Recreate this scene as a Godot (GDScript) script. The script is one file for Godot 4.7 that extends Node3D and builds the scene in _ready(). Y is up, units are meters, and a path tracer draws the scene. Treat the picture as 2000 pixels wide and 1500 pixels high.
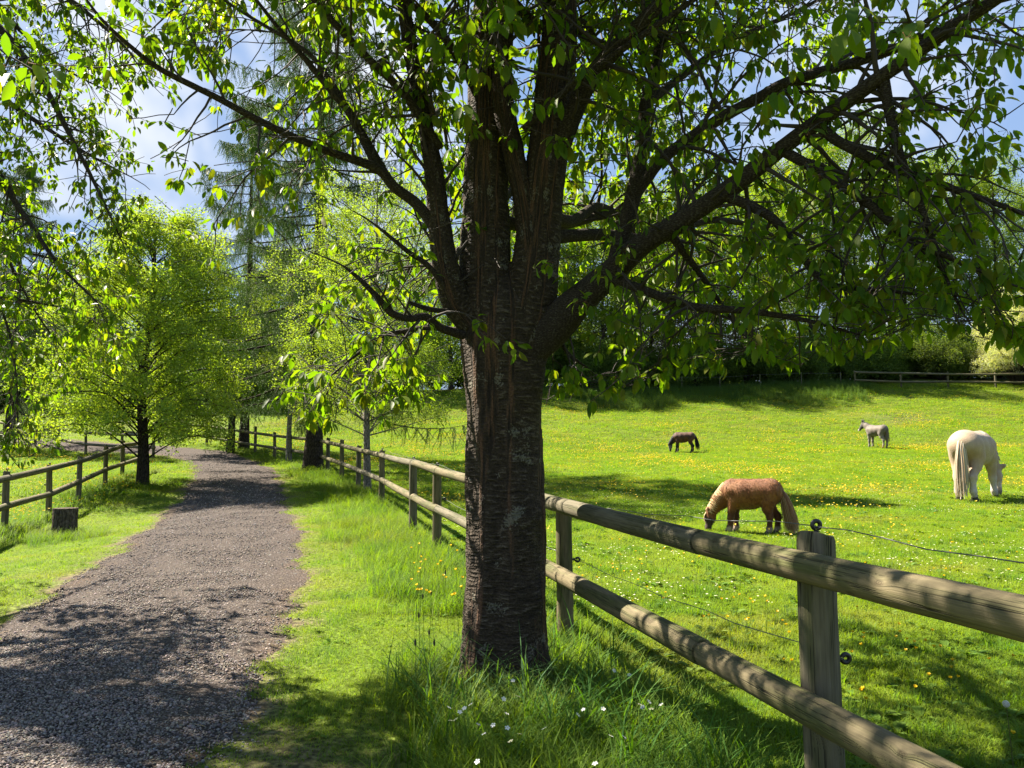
extends Node3D
# A shaded bridleway beside a horse paddock in May: cherry tree and round-rail fence in front, gravel path to the left, ponies grazing.
# x to the right, y up, the camera looks along -z; "d" below is the distance along -z.

const EYE := Vector3(0, 1.5, 0)
const PITCH := 5.0
const FOCAL := 1501.0        # in pixels of the 2000 x 1500 photograph

var rng := RandomNumberGenerator.new()
var n1 := FastNoiseLite.new()      # slow noise
var n2 := FastNoiseLite.new()      # finer noise
var taken := {}
var M := {}                        # materials


class Geo:
	var v := PackedVector3Array()
	var n := PackedVector3Array()
	var c := PackedColorArray()
	var u := PackedVector2Array()
	var i := PackedInt32Array()
	func p(a: Vector3, nn: Vector3, cc: Color, uv: Vector2) -> int:
		v.append(a); n.append(nn); c.append(cc); u.append(uv)
		return v.size() - 1
	func t(a: int, b: int, d: int) -> void:
		i.append(a); i.append(b); i.append(d)
	func mesh() -> ArrayMesh:
		var m := ArrayMesh.new()
		if v.is_empty():
			return m
		var a := []
		a.resize(Mesh.ARRAY_MAX)
		a[Mesh.ARRAY_VERTEX] = v
		a[Mesh.ARRAY_NORMAL] = n
		a[Mesh.ARRAY_COLOR] = c
		a[Mesh.ARRAY_TEX_UV] = u
		a[Mesh.ARRAY_INDEX] = i
		m.add_surface_from_arrays(Mesh.PRIMITIVE_TRIANGLES, a)
		return m


func _ready() -> void:
	rng.seed = 20240511
	n1.seed = 5; n1.frequency = 0.12; n1.fractal_octaves = 2
	n2.seed = 9; n2.frequency = 1.3; n2.fractal_octaves = 3
	# ---- camera
	var cam := Camera3D.new()
	cam.name = "camera"
	cam.position = EYE
	cam.rotation_degrees = Vector3(PITCH, 0, 0)
	cam.fov = rad_to_deg(2.0 * atan(750.0 / FOCAL))
	cam.near = 0.05
	cam.far = 2000.0
	add_child(cam)
	cam.current = true
	# ---- sky and exposure
	var env := Environment.new()
	env.background_mode = Environment.BG_SKY
	var sky := Sky.new()
	var pano := PanoramaSkyMaterial.new()
	pano.panorama = sky_picture()
	pano.energy_multiplier = 1.0
	sky.sky_material = pano
	env.sky = sky
	env.background_energy_multiplier = 0.225
	env.tonemap_mode = Environment.TONE_MAPPER_LINEAR
	env.tonemap_exposure = 4.7
	env.sdfgi_enabled = true
	env.ssao_enabled = true
	env.ssil_enabled = true
	var we := WorldEnvironment.new()
	we.name = "surroundings"
	we.environment = env
	add_child(we)
	# ---- sun: high, behind the far left of the view, so shadows fall to the right and towards the camera
	var sun := DirectionalLight3D.new()
	sun.name = "sun"
	sun.light_energy = 1.6
	sun.light_color = Color(1.0, 0.955, 0.88)
	sun.light_angular_distance = 0.5
	sun.shadow_enabled = true
	var shadow_way := Vector3(0.56, -0.74, 0.37).normalized()
	sun.look_at_from_position(Vector3.ZERO, shadow_way, Vector3.UP)
	add_child(sun)

	make_materials()
	make_ground()
	make_path()
	make_fences()
	make_cherry()
	make_left_cherry()
	make_trees()
	make_animals()
	make_grass()
	make_plants()
	make_small_things()


# ------------------------------------------------------------------ naming
func numbered(called: String) -> String:
	var k: int = taken.get(called, -1) + 1
	taken[called] = k
	return called if k == 0 else "%s_%03d" % [called, k]


func tag(o: Node3D, label: String, category: String, group := "", kind := "") -> Node3D:
	o.set_meta("label", label)
	if category:
		o.set_meta("category", category)
	if group:
		o.set_meta("group", group)
	if kind:
		o.set_meta("kind", kind)
	return o


func thing(called: String, label: String, category: String, at := Vector3.ZERO, turn := 0.0, group := "") -> Node3D:
	var o := Node3D.new()
	o.name = numbered(called)
	add_child(o)
	o.position = at
	o.rotation.y = turn
	tag(o, label, category, group)
	return o


func part(called: String, mesh: Mesh, mat: Material, parent: Node3D = null) -> MeshInstance3D:
	var o := MeshInstance3D.new()
	o.mesh = mesh
	o.material_override = mat
	if parent == null:
		o.name = numbered(called)
		add_child(o)
	else:
		var k := 0
		var nm := called
		if parent.has_meta("_n_" + called):
			k = int(parent.get_meta("_n_" + called)) + 1
			nm = "%s_%03d" % [called, k]
		parent.set_meta("_n_" + called, k)
		o.name = nm
		parent.add_child(o)
	return o


func structure(called: String, mesh: Mesh, mat: Material) -> MeshInstance3D:
	var o := part(called, mesh, mat)
	o.set_meta("kind", "structure")
	return o


func scatter(called: String, mesh: Mesh, mat: Material, where: Array[Transform3D], tint: PackedColorArray, parent: Node3D = null) -> MultiMeshInstance3D:
	var mm := MultiMesh.new()
	mm.transform_format = MultiMesh.TRANSFORM_3D
	mm.use_colors = true
	mm.mesh = mesh
	mm.instance_count = where.size()
	for k in where.size():
		mm.set_instance_transform(k, where[k])
		mm.set_instance_color(k, tint[k])
	var o := MultiMeshInstance3D.new()
	o.multimesh = mm
	o.material_override = mat
	if parent == null:
		o.name = numbered(called)
		add_child(o)
	else:
		o.name = called
		parent.add_child(o, true)
	return o


# ------------------------------------------------------------------ places
func P(px: float, py: float, d: float) -> Vector3:
	# the point that lies d metres in front of the lens in the direction of a pixel of the photograph
	var a := deg_to_rad(PITCH)
	var f := Vector3(0, sin(a), -cos(a))
	var up := Vector3(0, cos(a), sin(a))
	return EYE + d * (f + Vector3(1, 0, 0) * ((px - 1000.0) / FOCAL) + up * ((750.0 - py) / FOCAL))


func ground_under(px: float, py: float, above: float) -> Vector3:
	# where the ray of that pixel comes to the height "above" over the ground
	var d := 1.5
	for k in 400:
		var q := P(px, py, d)
		if q.y <= H(q.x, q.z) + above:
			return Vector3(q.x, H(q.x, q.z), q.z)
		d += 0.02 + d * 0.004
	var q2 := P(px, py, d)
	return Vector3(q2.x, H(q2.x, q2.z), q2.z)


var prof_d := [-500.0, 0.0, 5.0, 6.5, 9.3, 12.0, 15.0, 18.0, 24.0, 30.0, 36.0, 44.0, 51.0, 57.0, 62.0, 72.0, 120.0, 900.0]
var prof_h := [0.0, 0.0, 0.0, 0.02, 0.1, 0.2, 0.3, 0.44, 0.8, 1.1, 1.58, 2.7, 4.05, 5.65, 6.55, 7.1, 8.4, 8.0]


func H(x: float, z: float) -> float:
	var d := minf(-z, 890.0)
	var h := 0.0
	if d > 0.0:
		var k := 1
		while prof_d[k + 1] < d:
			k += 1
		var d0: float = prof_d[k]
		var d1: float = prof_d[k + 1]
		var t := (d - d0) / (d1 - d0)
		var h0: float = prof_h[k]
		var h1: float = prof_h[k + 1]
		var m0: float = (h1 - prof_h[k - 1]) / (d1 - prof_d[k - 1]) * (d1 - d0)
		var m1: float = m0
		if k + 2 < prof_d.size():
			m1 = (prof_h[k + 2] - h0) / (prof_d[k + 2] - d0) * (d1 - d0)
		h = h0 + t * (m0 + t * (3.0 * (h1 - h0) - 2.0 * m0 - m1 + t * (2.0 * (h0 - h1) + m0 + m1)))
	# the meadow left of the path lies a little lower
	if x < -5.0 and d < 24.0:
		h -= 0.24 * smoothstep(-5.0, -8.0, x) * smoothstep(24.0, 15.0, d) * smoothstep(2.0, 9.0, d)
	if d > 14.0:
		h += n1.get_noise_2d(x * 0.6, z * 0.6) * 0.3 * smoothstep(14.0, 45.0, d)
	if d > 38.0:
		h += 0.8 * smoothstep(6.0, 36.0, x) * smoothstep(38.0, 56.0, d)
	h += n1.get_noise_2d(x * 4.0 + 70.0, z * 4.0) * 0.03
	return h


func on_ground(px: float, d: float) -> Vector3:
	var x := (px - 1000.0) / FOCAL * d
	return Vector3(x, H(x, -d), -d)


# centre line of the path as (x, d)
var path_line: Array[Vector2] = [Vector2(-2.0, -4.0), Vector2(-2.15, 0.0), Vector2(-2.64, 3.8), Vector2(-3.14, 6.9), Vector2(-4.15, 10.8), Vector2(-6.3, 17.2), Vector2(-8.3, 23.4), Vector2(-10.7, 29.0), Vector2(-13.2, 32.8), Vector2(-17.5, 35.7), Vector2(-24.0, 38.6), Vector2(-34.0, 42.0), Vector2(-60.0, 50.0)]
const HALF := 1.17


func path_dist(x: float, z: float) -> float:
	# signed: negative left of the centre line
	var q := Vector2(x, -z)
	var best := 1e9
	var sgn := 1.0
	for k in path_line.size() - 1:
		var a := path_line[k]
		var b := path_line[k + 1]
		if best < 1e8 and absf(q.y - a.y) > 14.0 and absf(q.y - b.y) > 14.0:
			continue
		var ab := b - a
		var t := clampf((q - a).dot(ab) / ab.length_squared(), 0.0, 1.0)
		var e := q - a - ab * t
		var l := e.length()
		if l < best:
			best = l
			sgn = signf(ab.cross(e)) * -1.0
	return best * sgn


func edge_wobble(x: float, z: float) -> float:
	return n2.get_noise_2d(x * 0.45, z * 0.45) * 0.28 + n2.get_noise_2d(x * 1.8 + 40.0, z * 1.8) * 0.10


# ------------------------------------------------------------------ shapes
func catmull(pts: Array, per: int) -> Array:
	# pts: [Vector3, radius] pairs -> [PackedVector3Array, PackedFloat32Array]
	var o := PackedVector3Array()
	var r := PackedFloat32Array()
	for k in pts.size() - 1:
		var p0: Vector3 = pts[maxi(k - 1, 0)][0]
		var p1: Vector3 = pts[k][0]
		var p2: Vector3 = pts[k + 1][0]
		var p3: Vector3 = pts[mini(k + 2, pts.size() - 1)][0]
		for s in per:
			var t := float(s) / per
			o.append(p1.cubic_interpolate(p2, p0, p3, t))
			r.append(lerpf(pts[k][1], pts[k + 1][1], t))
	o.append(pts[-1][0])
	r.append(pts[-1][1])
	return [o, r]


func tube(g: Geo, pts: PackedVector3Array, rad: PackedFloat32Array, sides: int, col: Color, cap := false, lump := 0.0, v0 := 0.0) -> void:
	var count := pts.size()
	if count < 2:
		return
	var t := (pts[1] - pts[0]).normalized()
	var nn := t.cross(Vector3(0.31, 0.2, 0.93)).normalized()
	if nn.length() < 0.5:
		nn = t.cross(Vector3.RIGHT).normalized()
	var first := g.v.size()
	var along := v0
	for k in count:
		if k > 0:
			along += pts[k].distance_to(pts[k - 1])
		var t2 := (pts[mini(k + 1, count - 1)] - pts[maxi(k - 1, 0)]).normalized()
		nn = (nn - t2 * nn.dot(t2)).normalized()
		var b := t2.cross(nn)
		for j in sides + 1:
			var a := TAU * j / sides
			var dir := nn * cos(a) + b * sin(a)
			var r := rad[k]
			if lump > 0.0:
				r *= 1.0 + lump * n2.get_noise_3d(pts[k].x * 3.0 + dir.x, pts[k].y * 3.0 + dir.y, pts[k].z * 3.0 + dir.z)
			g.p(pts[k] + dir * r, dir, col, Vector2(float(j) / sides, along))
	for k in count - 1:
		for j in sides:
			var a := first + k * (sides + 1) + j
			var c2 := a + sides + 1
			g.t(a, c2, c2 + 1)
			g.t(a, c2 + 1, a + 1)
	if cap:
		for e in 2:
			var k: int = 0 if e == 0 else count - 1
			var nrm := (pts[0] - pts[1]).normalized() if e == 0 else (pts[count - 1] - pts[count - 2]).normalized()
			var mid := g.p(pts[k], nrm, col, Vector2(0.5, along))
			var ring := g.v.size()
			for j in sides + 1:
				var q := g.v[first + k * (sides + 1) + j]
				g.p(q, nrm, col, Vector2(float(j) / sides, along + 0.02))
			for j in sides:
				if e == 0:
					g.t(mid, ring + j, ring + j + 1)
				else:
					g.t(mid, ring + j + 1, ring + j)


func leaf(g: Geo, at: Vector3, dir: Vector3, up: Vector3, size: float, wide: float, col: Color, bend := 0.25, fold := 0.16) -> void:
	# a leaf with a midrib: twelve triangles, folded along the rib and curved downwards
	var side := dir.cross(up).normalized()
	var nrm := side.cross(dir).normalized()
	var w := [0.0, 0.36, 0.5, 0.36, 0.0]
	var s := [0.0, 0.22, 0.5, 0.78, 1.0]
	var mid := PackedInt32Array()
	var lft := PackedInt32Array()
	var rgt := PackedInt32Array()
	var nl := (nrm + side * fold * 1.6).normalized()
	var nr := (nrm - side * fold * 1.6).normalized()
	for k in 5:
		var f: float = s[k]
		var c := at + dir * size * f - nrm * size * bend * f * f
		var hw: float = w[k] * wide * size
		mid.append(g.p(c, nrm, col, Vector2(0.5, f)))
		if k > 0 and k < 4:
			lft.append(g.p(c - side * hw + nrm * hw * fold * 2.0, nl, col, Vector2(0, f)))
			rgt.append(g.p(c + side * hw + nrm * hw * fold * 2.0, nr, col, Vector2(1, f)))
	g.t(mid[0], lft[0], mid[1])
	g.t(mid[0], mid[1], rgt[0])
	for k in 2:
		g.t(mid[k + 1], lft[k], lft[k + 1])
		g.t(mid[k + 1], lft[k + 1], mid[k + 2])
		g.t(mid[k + 1], mid[k + 2], rgt[k + 1])
		g.t(mid[k + 1], rgt[k + 1], rgt[k])
	g.t(mid[3], lft[2], mid[4])
	g.t(mid[3], mid[4], rgt[2])


func small_leaf(g: Geo, at: Vector3, dir: Vector3, up: Vector3, size: float, wide: float, col: Color) -> void:
	# a folded diamond for leaves of a few pixels
	var side := dir.cross(up).normalized()
	var nrm := side.cross(dir).normalized()
	var m := at + dir * size * 0.45
	var a := g.p(at, nrm, col, Vector2.ZERO)
	var l := g.p(m - side * size * wide * 0.5 + nrm * size * 0.08, (nrm + side * 0.25).normalized(), col, Vector2.ZERO)
	var r := g.p(m + side * size * wide * 0.5 + nrm * size * 0.08, (nrm - side * 0.25).normalized(), col, Vector2.ZERO)
	var e := g.p(at + dir * size - nrm * size * 0.12, nrm, col, Vector2.ZERO)
	g.t(a, l, e)
	g.t(a, e, r)


func any_dir() -> Vector3:
	var y := rng.randf_range(-1, 1)
	var a := rng.randf() * TAU
	var s := sqrt(1.0 - y * y)
	return Vector3(s * cos(a), y, s * sin(a))


func vary(c: Color, amount: float) -> Color:
	var k := 1.0 + rng.randf_range(-amount, amount)
	return Color(c.r * k * (1.0 + rng.randf_range(-amount, amount) * 0.4), c.g * k, c.b * k * (1.0 + rng.randf_range(-amount, amount) * 0.5))


func look(dir: Vector3, up: Vector3) -> Basis:
	# a basis whose z is dir and whose y is near up
	var x := up.cross(dir).normalized()
	if x.length() < 0.5:
		x = Vector3.RIGHT
	return Basis(x, dir.cross(x).normalized(), dir)


# ------------------------------------------------------------------ sky and materials
func sky_picture() -> ImageTexture:
	# blue with thin wisps of high cloud and a few brighter patches, the same all round
	var w := 1024
	var h := 512
	var f := FastNoiseLite.new()
	f.seed = 31
	f.noise_type = FastNoiseLite.TYPE_SIMPLEX_SMOOTH
	f.frequency = 1.0
	f.fractal_octaves = 5
	f.domain_warp_enabled = true
	f.domain_warp_amplitude = 0.35
	f.domain_warp_frequency = 1.2
	var data := PackedFloat32Array()
	data.resize(w * h * 3)
	for y in h:
		var el := PI / 2 - PI * (y + 0.5) / h
		var up := sin(el)
		for x in w:
			var i := (y * w + x) * 3
			if el < 0.0:
				data[i] = 0.34; data[i + 1] = 0.42; data[i + 2] = 0.30
				continue
			var az := TAU * (x + 0.5) / w
			var s := 1.9 / (up + 0.32)
			var qx := cos(az) * cos(el) * s
			var qz := sin(az) * cos(el) * s
			var a := f.get_noise_3d(qx * 0.55 + 3.1, qz * 1.15 + 1.7, 0.0)
			var b := f.get_noise_3d(qx * 1.7, qz * 3.6, 7.0)
			var cloud := clampf(0.17 + a * 1.1 + b * 0.32, 0.0, 1.0)
			cloud = cloud * cloud * (3.0 - 2.0 * cloud)
			var t := pow(1.0 - up, 2.5)
			var blue := Color(0.24, 0.42, 0.80).lerp(Color(0.52, 0.68, 0.92), t)
			var c := blue.lerp(Color(0.96, 1.0, 1.06), cloud * 0.9)
			data[i] = c.r; data[i + 1] = c.g; data[i + 2] = c.b
	return ImageTexture.create_from_image(Image.create_from_data(w, h, false, Image.FORMAT_RGBF, data.to_byte_array()))


func noise_tex(freq: float, colors: Array, size := 512, octaves := 4, kind := FastNoiseLite.TYPE_SIMPLEX_SMOOTH) -> NoiseTexture2D:
	var t := NoiseTexture2D.new()
	var f := FastNoiseLite.new()
	f.seed = int(freq * 1000.0) + size
	f.noise_type = kind
	f.frequency = freq
	f.fractal_octaves = octaves
	t.noise = f
	t.width = size
	t.height = size
	t.seamless = true
	if not colors.is_empty():
		var g := Gradient.new()
		g.offsets = PackedFloat32Array()
		g.colors = PackedColorArray()
		var offs := PackedFloat32Array()
		var cols := PackedColorArray()
		for c in colors:
			offs.append(c[0])
			cols.append(c[1])
		g.offsets = offs
		g.colors = cols
		t.color_ramp = g
	return t


func lin(r: float, g: float, b: float) -> Color:
	return Color(r, g, b).linear_to_srgb()


func plain(col: Color, rough := 0.8) -> StandardMaterial3D:
	var m := StandardMaterial3D.new()
	m.albedo_color = col.linear_to_srgb()
	m.roughness = rough
	return m


func tinted(rough := 0.8, spec := 0.5) -> StandardMaterial3D:
	# colour comes from the vertices (linear values)
	var m := StandardMaterial3D.new()
	m.vertex_color_use_as_albedo = true
	m.roughness = rough
	m.metallic_specular = spec
	return m


func leafy(back: Color, rough := 0.5, spec := 0.4) -> StandardMaterial3D:
	var m := tinted(rough, spec)
	m.cull_mode = BaseMaterial3D.CULL_DISABLED
	m.backlight_enabled = true
	m.backlight = back
	return m


func make_materials() -> void:
	M.leaf = leafy(Color(1.12, 1.18, 0.40), 0.45, 0.36)
	M.tree_leaf = leafy(Color(1.04, 1.06, 0.48), 0.6, 0.25)
	M.needle = leafy(Color(0.55, 0.6, 0.3), 0.6, 0.3)
	M.grass = leafy(Color(1.05, 1.05, 0.36), 0.6, 0.18)
	M.petal = leafy(Color(0.8, 0.8, 0.7), 0.5, 0.4)
	M.black = plain(Color(0.012, 0.012, 0.013), 0.35)
	M.wire = plain(Color(0.10, 0.10, 0.10), 0.45)
	M.hair = tinted(0.55, 0.4)
	M.coat = tinted(0.62, 0.35)
	M.coat.rim_enabled = true
	M.coat.rim = 0.25
	M.coat.rim_tint = 0.7
	M.hoof = plain(Color(0.05, 0.042, 0.035), 0.5)
	var fur := noise_tex(0.06, [], 256, 4)
	M.coat.heightmap_enabled = true
	M.coat.heightmap_texture = fur
	M.coat.heightmap_scale = 0.6
	M.coat.uv1_triplanar = true
	M.coat.uv1_scale = Vector3(5, 2.2, 5)
	# ground: soil and turf, tinted by the vertices
	M.soil = tinted(0.95, 0.2)
	M.soil.albedo_texture = noise_tex(0.035, [[0.25, Color(0.55, 0.55, 0.55)], [0.55, Color(0.85, 0.84, 0.82)], [0.8, Color(1, 1, 1)]], 512, 5)
	M.soil.uv1_triplanar = true
	M.soil.uv1_world_triplanar = true
	M.soil.uv1_scale = Vector3(0.9, 0.9, 0.9)
	# gravel
	M.gravel = tinted(0.95, 0.25)
	M.gravel.albedo_texture = noise_tex(0.11, [[0.0, Color(0.30, 0.28, 0.27)], [0.45, Color(0.72, 0.68, 0.66)], [0.75, Color(1, 0.97, 0.94)]], 512, 3, FastNoiseLite.TYPE_CELLULAR)
	M.gravel.heightmap_enabled = true
	M.gravel.heightmap_texture = noise_tex(0.11, [], 512, 3, FastNoiseLite.TYPE_CELLULAR)
	M.gravel.heightmap_scale = 1.2
	M.gravel.uv1_triplanar = true
	M.gravel.uv1_world_triplanar = true
	M.gravel.uv1_scale = Vector3(0.8, 0.8, 0.8)
	M.stone = tinted(0.9, 0.3)
	M.bark = bark_material()
	M.limb = StandardMaterial3D.new()
	M.limb.roughness = 0.9
	M.limb.metallic_specular = 0.25
	M.limb.albedo_texture = noise_tex(0.05, [[0.15, lin(0.014, 0.010, 0.008)], [0.5, lin(0.034, 0.026, 0.020)], [0.72, lin(0.062, 0.052, 0.04)], [0.86, lin(0.14, 0.135, 0.11)]], 512, 5)
	M.limb.heightmap_enabled = true
	M.limb.heightmap_texture = noise_tex(0.06, [], 512, 4)
	M.limb.heightmap_scale = 1.0
	M.limb.uv1_triplanar = true
	M.limb.uv1_scale = Vector3(2.0, 5.0, 2.0)
	M.twig = plain(Color(0.035, 0.026, 0.02), 0.85)
	M.far_bark = StandardMaterial3D.new()
	M.far_bark.roughness = 0.95
	M.far_bark.metallic_specular = 0.2
	M.far_bark.vertex_color_use_as_albedo = true
	M.far_bark.albedo_texture = noise_tex(0.04, [[0.2, Color(0.45, 0.45, 0.45)], [0.6, Color(0.8, 0.8, 0.8)], [0.85, Color(1, 1, 1)]], 256, 4)
	M.far_bark.heightmap_enabled = true
	M.far_bark.heightmap_texture = noise_tex(0.05, [], 256, 4)
	M.far_bark.heightmap_scale = 3.0
	M.far_bark.uv1_triplanar = true
	M.far_bark.uv1_scale = Vector3(2.6, 0.9, 2.6)
	M.wood = wood_material(7, Color(0.140, 0.116, 0.066), Color(0.082, 0.084, 0.032))
	M.wood_grey = wood_material(19, Color(0.124, 0.110, 0.074), Color(0.078, 0.077, 0.038))
	M.straw = leafy(Color(0.6, 0.55, 0.4), 0.7, 0.3)


func bark_material() -> StandardMaterial3D:
	# cherry bark: dark plates with level rows of lenticels, rough reddish upright seams and grey lichen
	var w := 768
	var h := 1536
	var a := FastNoiseLite.new(); a.seed = 3; a.frequency = 1.0; a.fractal_octaves = 3
	var b := FastNoiseLite.new(); b.seed = 4; b.frequency = 1.0; b.fractal_octaves = 4
	var data := PackedByteArray(); data.resize(w * h * 3)
	var relief := PackedByteArray(); relief.resize(w * h)
	for y in h:
		var v := 3.6 * y / h
		for x in w:
			var an := TAU * x / w
			var cx := cos(an)
			var sx := sin(an)
			var seam := a.get_noise_3d(cx * 1.3 + 5.0, sx * 1.3, v * 0.35)          # where the bark is rough
			var len_ := b.get_noise_3d(cx * 2.6, sx * 2.6, v * 46.0)                # level streaks
			var fur := b.get_noise_3d(cx * 9.0 + 9.0, sx * 9.0, v * 3.0)            # upright furrows
			var fine := b.get_noise_3d(cx * 16.0, sx * 16.0, v * 62.0 + 50.0)
			var lich := (a.get_noise_3d(cx * 1.1 + 20.0, sx * 1.1, v * 4.2) + 0.12) * 1.3 + 0.55 * fine + 0.3 * b.get_noise_3d(cx * 7.0 + 3.0, sx * 7.0, v * 27.0)
			var rough := smoothstep(0.05, 0.28, seam)
			var streak := smoothstep(0.12, 0.5, len_)
			var c := Color(0.046, 0.034, 0.023)
			c = c.lerp(Color(0.128, 0.104, 0.080), streak * 0.8 * (1.0 - rough))
			c = c.lerp(Color(0.120, 0.066, 0.040), rough * smoothstep(-0.2, 0.4, fur))
			c = c.lerp(Color(0.026, 0.019, 0.015), rough * smoothstep(0.0, -0.45, fur))
			c = c.lerp(Color(0.018, 0.014, 0.011), smoothstep(-0.1, -0.55, len_) * (1.0 - rough) * 0.8)
			c = c.lerp(Color(0.19, 0.185, 0.145), smoothstep(0.76, 0.98, lich) * 0.6)
			var k := 0.8 + 0.5 * fine
			var i := (y * w + x) * 3
			var s := Color(c.r * k, c.g * k, c.b * k).linear_to_srgb()
			data[i] = clampi(int(s.r * 255.0), 0, 255)
			data[i + 1] = clampi(int(s.g * 255.0), 0, 255)
			data[i + 2] = clampi(int(s.b * 255.0), 0, 255)
			var hh := 0.5 + 0.30 * len_ * (1.0 - rough) + 0.42 * fur * rough + 0.14 * fine
			relief[y * w + x] = clampi(int(hh * 255.0), 0, 255)
	var m := StandardMaterial3D.new()
	m.roughness = 0.88
	m.metallic_specular = 0.3
	m.albedo_texture = ImageTexture.create_from_image(Image.create_from_data(w, h, false, Image.FORMAT_RGB8, data))
	m.heightmap_enabled = true
	m.heightmap_texture = ImageTexture.create_from_image(Image.create_from_data(w, h, false, Image.FORMAT_L8, relief))
	m.heightmap_scale = 3.5
	m.uv1_scale = Vector3(1, 1.0 / 3.6, 1)
	return m


func wood_material(seed_: int, main: Color, green: Color) -> StandardMaterial3D:
	# weathered round softwood: grain, drying cracks and knots along four metres
	var w := 256
	var h := 2048
	var a := FastNoiseLite.new(); a.seed = seed_; a.frequency = 1.0; a.fractal_octaves = 3
	var b := FastNoiseLite.new(); b.seed = seed_ + 1; b.frequency = 1.0; b.fractal_octaves = 2
	var data := PackedByteArray(); data.resize(w * h * 3)
	var relief := PackedByteArray(); relief.resize(w * h)
	var knots: Array[Vector3] = []
	var r := RandomNumberGenerator.new()
	r.seed = seed_
	for k in 22:
		knots.append(Vector3(r.randf() * w, r.randf() * h, r.randf_range(5.0, 11.0)))
	for y in h:
		var v := 4.0 * y / h
		var near: Array[Vector3] = []
		for q in knots:
			if absf(q.y - y) < 40.0:
				near.append(q)
		for x in w:
			var an := TAU * x / w
			var push := 0.0
			var ring := 0.0
			for q in near:
				var dx := absf(x - q.x)
				dx = minf(dx, w - dx)
				var e := sqrt(dx * dx + (y - q.y) * (y - q.y) * 0.5) / q.z
				push += 0.25 * exp(-e * e * 0.3)
				ring = maxf(ring, smoothstep(1.15, 0.8, e) * (0.6 + 0.4 * sin(e * 14.0)))
			var cx := cos(an + push)
			var sx := sin(an + push)
			var grain := a.get_noise_3d(cx * 9.0, sx * 9.0, v * 0.9)
			var fine := a.get_noise_3d(cx * 34.0, sx * 34.0, v * 5.0)
			var broad := b.get_noise_3d(cx * 0.9, sx * 0.9, v * 1.1)
			var blot := b.get_noise_3d(cx * 3.0 + 8.0, sx * 3.0, v * 7.0)
			var crack := b.get_noise_3d(cx * 4.2 + 30.0, sx * 4.2, v * 0.55)
			var slit := smoothstep(0.060, 0.020, absf(crack)) * smoothstep(-0.35, 0.0, broad)
			var k := 0.96 + 0.17 * grain + 0.16 * fine + 0.24 * blot
			var c := main.lerp(green, clampf(0.4 + broad * 1.4, 0.0, 1.0))
			c = Color(c.r * k, c.g * k, c.b * k)
			c = c.lerp(Color(0.050, 0.036, 0.022), ring * 0.8)
			c = c.lerp(Color(0.014, 0.011, 0.009), slit * 0.92)
			var i := (y * w + x) * 3
			var s := c.linear_to_srgb()
			data[i] = clampi(int(s.r * 255.0), 0, 255)
			data[i + 1] = clampi(int(s.g * 255.0), 0, 255)
			data[i + 2] = clampi(int(s.b * 255.0), 0, 255)
			relief[y * w + x] = clampi(int((0.6 + 0.12 * grain + 0.12 * fine - 0.5 * slit) * 255.0), 0, 255)
	var m := StandardMaterial3D.new()
	m.roughness = 0.82
	m.metallic_specular = 0.3
	m.albedo_texture = ImageTexture.create_from_image(Image.create_from_data(w, h, false, Image.FORMAT_RGB8, data))
	m.heightmap_enabled = true
	m.heightmap_texture = ImageTexture.create_from_image(Image.create_from_data(w, h, false, Image.FORMAT_L8, relief))
	m.heightmap_scale = 0.5
	m.uv1_scale = Vector3(1, 0.25, 1)
	return m


# ------------------------------------------------------------------ ground and path
func soil_share(x: float, z: float) -> float:
	# how bare the ground is: worn strips along the path, a thin patch by the tree
	var e := absf(path_dist(x, z)) - HALF - edge_wobble(x, z)
	var s := smoothstep(0.26, 0.0, e + n2.get_noise_2d(x * 2.2, z * 2.2) * 0.30)
	if -z < 7.0:
		s = maxf(s, smoothstep(0.9, 0.2, Vector2((x + 0.95) * 1.6, -z - 3.6).length() / 1.2 + n2.get_noise_2d(x * 3.0, z * 3.0) * 0.5) * 0.75)
	if x > 18.0 and -z > 40.0:
		# trampled earth on the slope below the brow
		s = maxf(s, smoothstep(1.0, 0.45, Vector2((x - 24.3) / 2.6, (-z - 47.0) / 1.6).length() + n2.get_noise_2d(x * 1.4, z * 1.4) * 0.8) * 0.4)
	return s


func turf_color(x: float, z: float) -> Color:
	var a := n1.get_noise_2d(x * 2.2 + 11.0, z * 2.2) * 0.5 + 0.5
	var b := n2.get_noise_2d(x * 0.5, z * 0.5) * 0.5 + 0.5
	var p := smoothstep(0.15, 0.5, n2.get_noise_2d(x * 0.16 + 90.0, z * 0.3))
	return Color(0.130, 0.198, 0.024).lerp(Color(0.180, 0.218, 0.028), a).lerp(Color(0.092, 0.158, 0.026), b * 0.6).lerp(Color(0.190, 0.188, 0.050), p * 0.5)


func steps(stops: Array) -> PackedFloat32Array:
	# stops: [from, step] rows, ended by [to]
	var o := PackedFloat32Array()
	for k in stops.size() - 1:
		var x: float = stops[k][0]
		while x < stops[k + 1][0] - 1e-4:
			o.append(x)
			x += stops[k][1]
	o.append(stops[-1][0])
	return o


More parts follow.
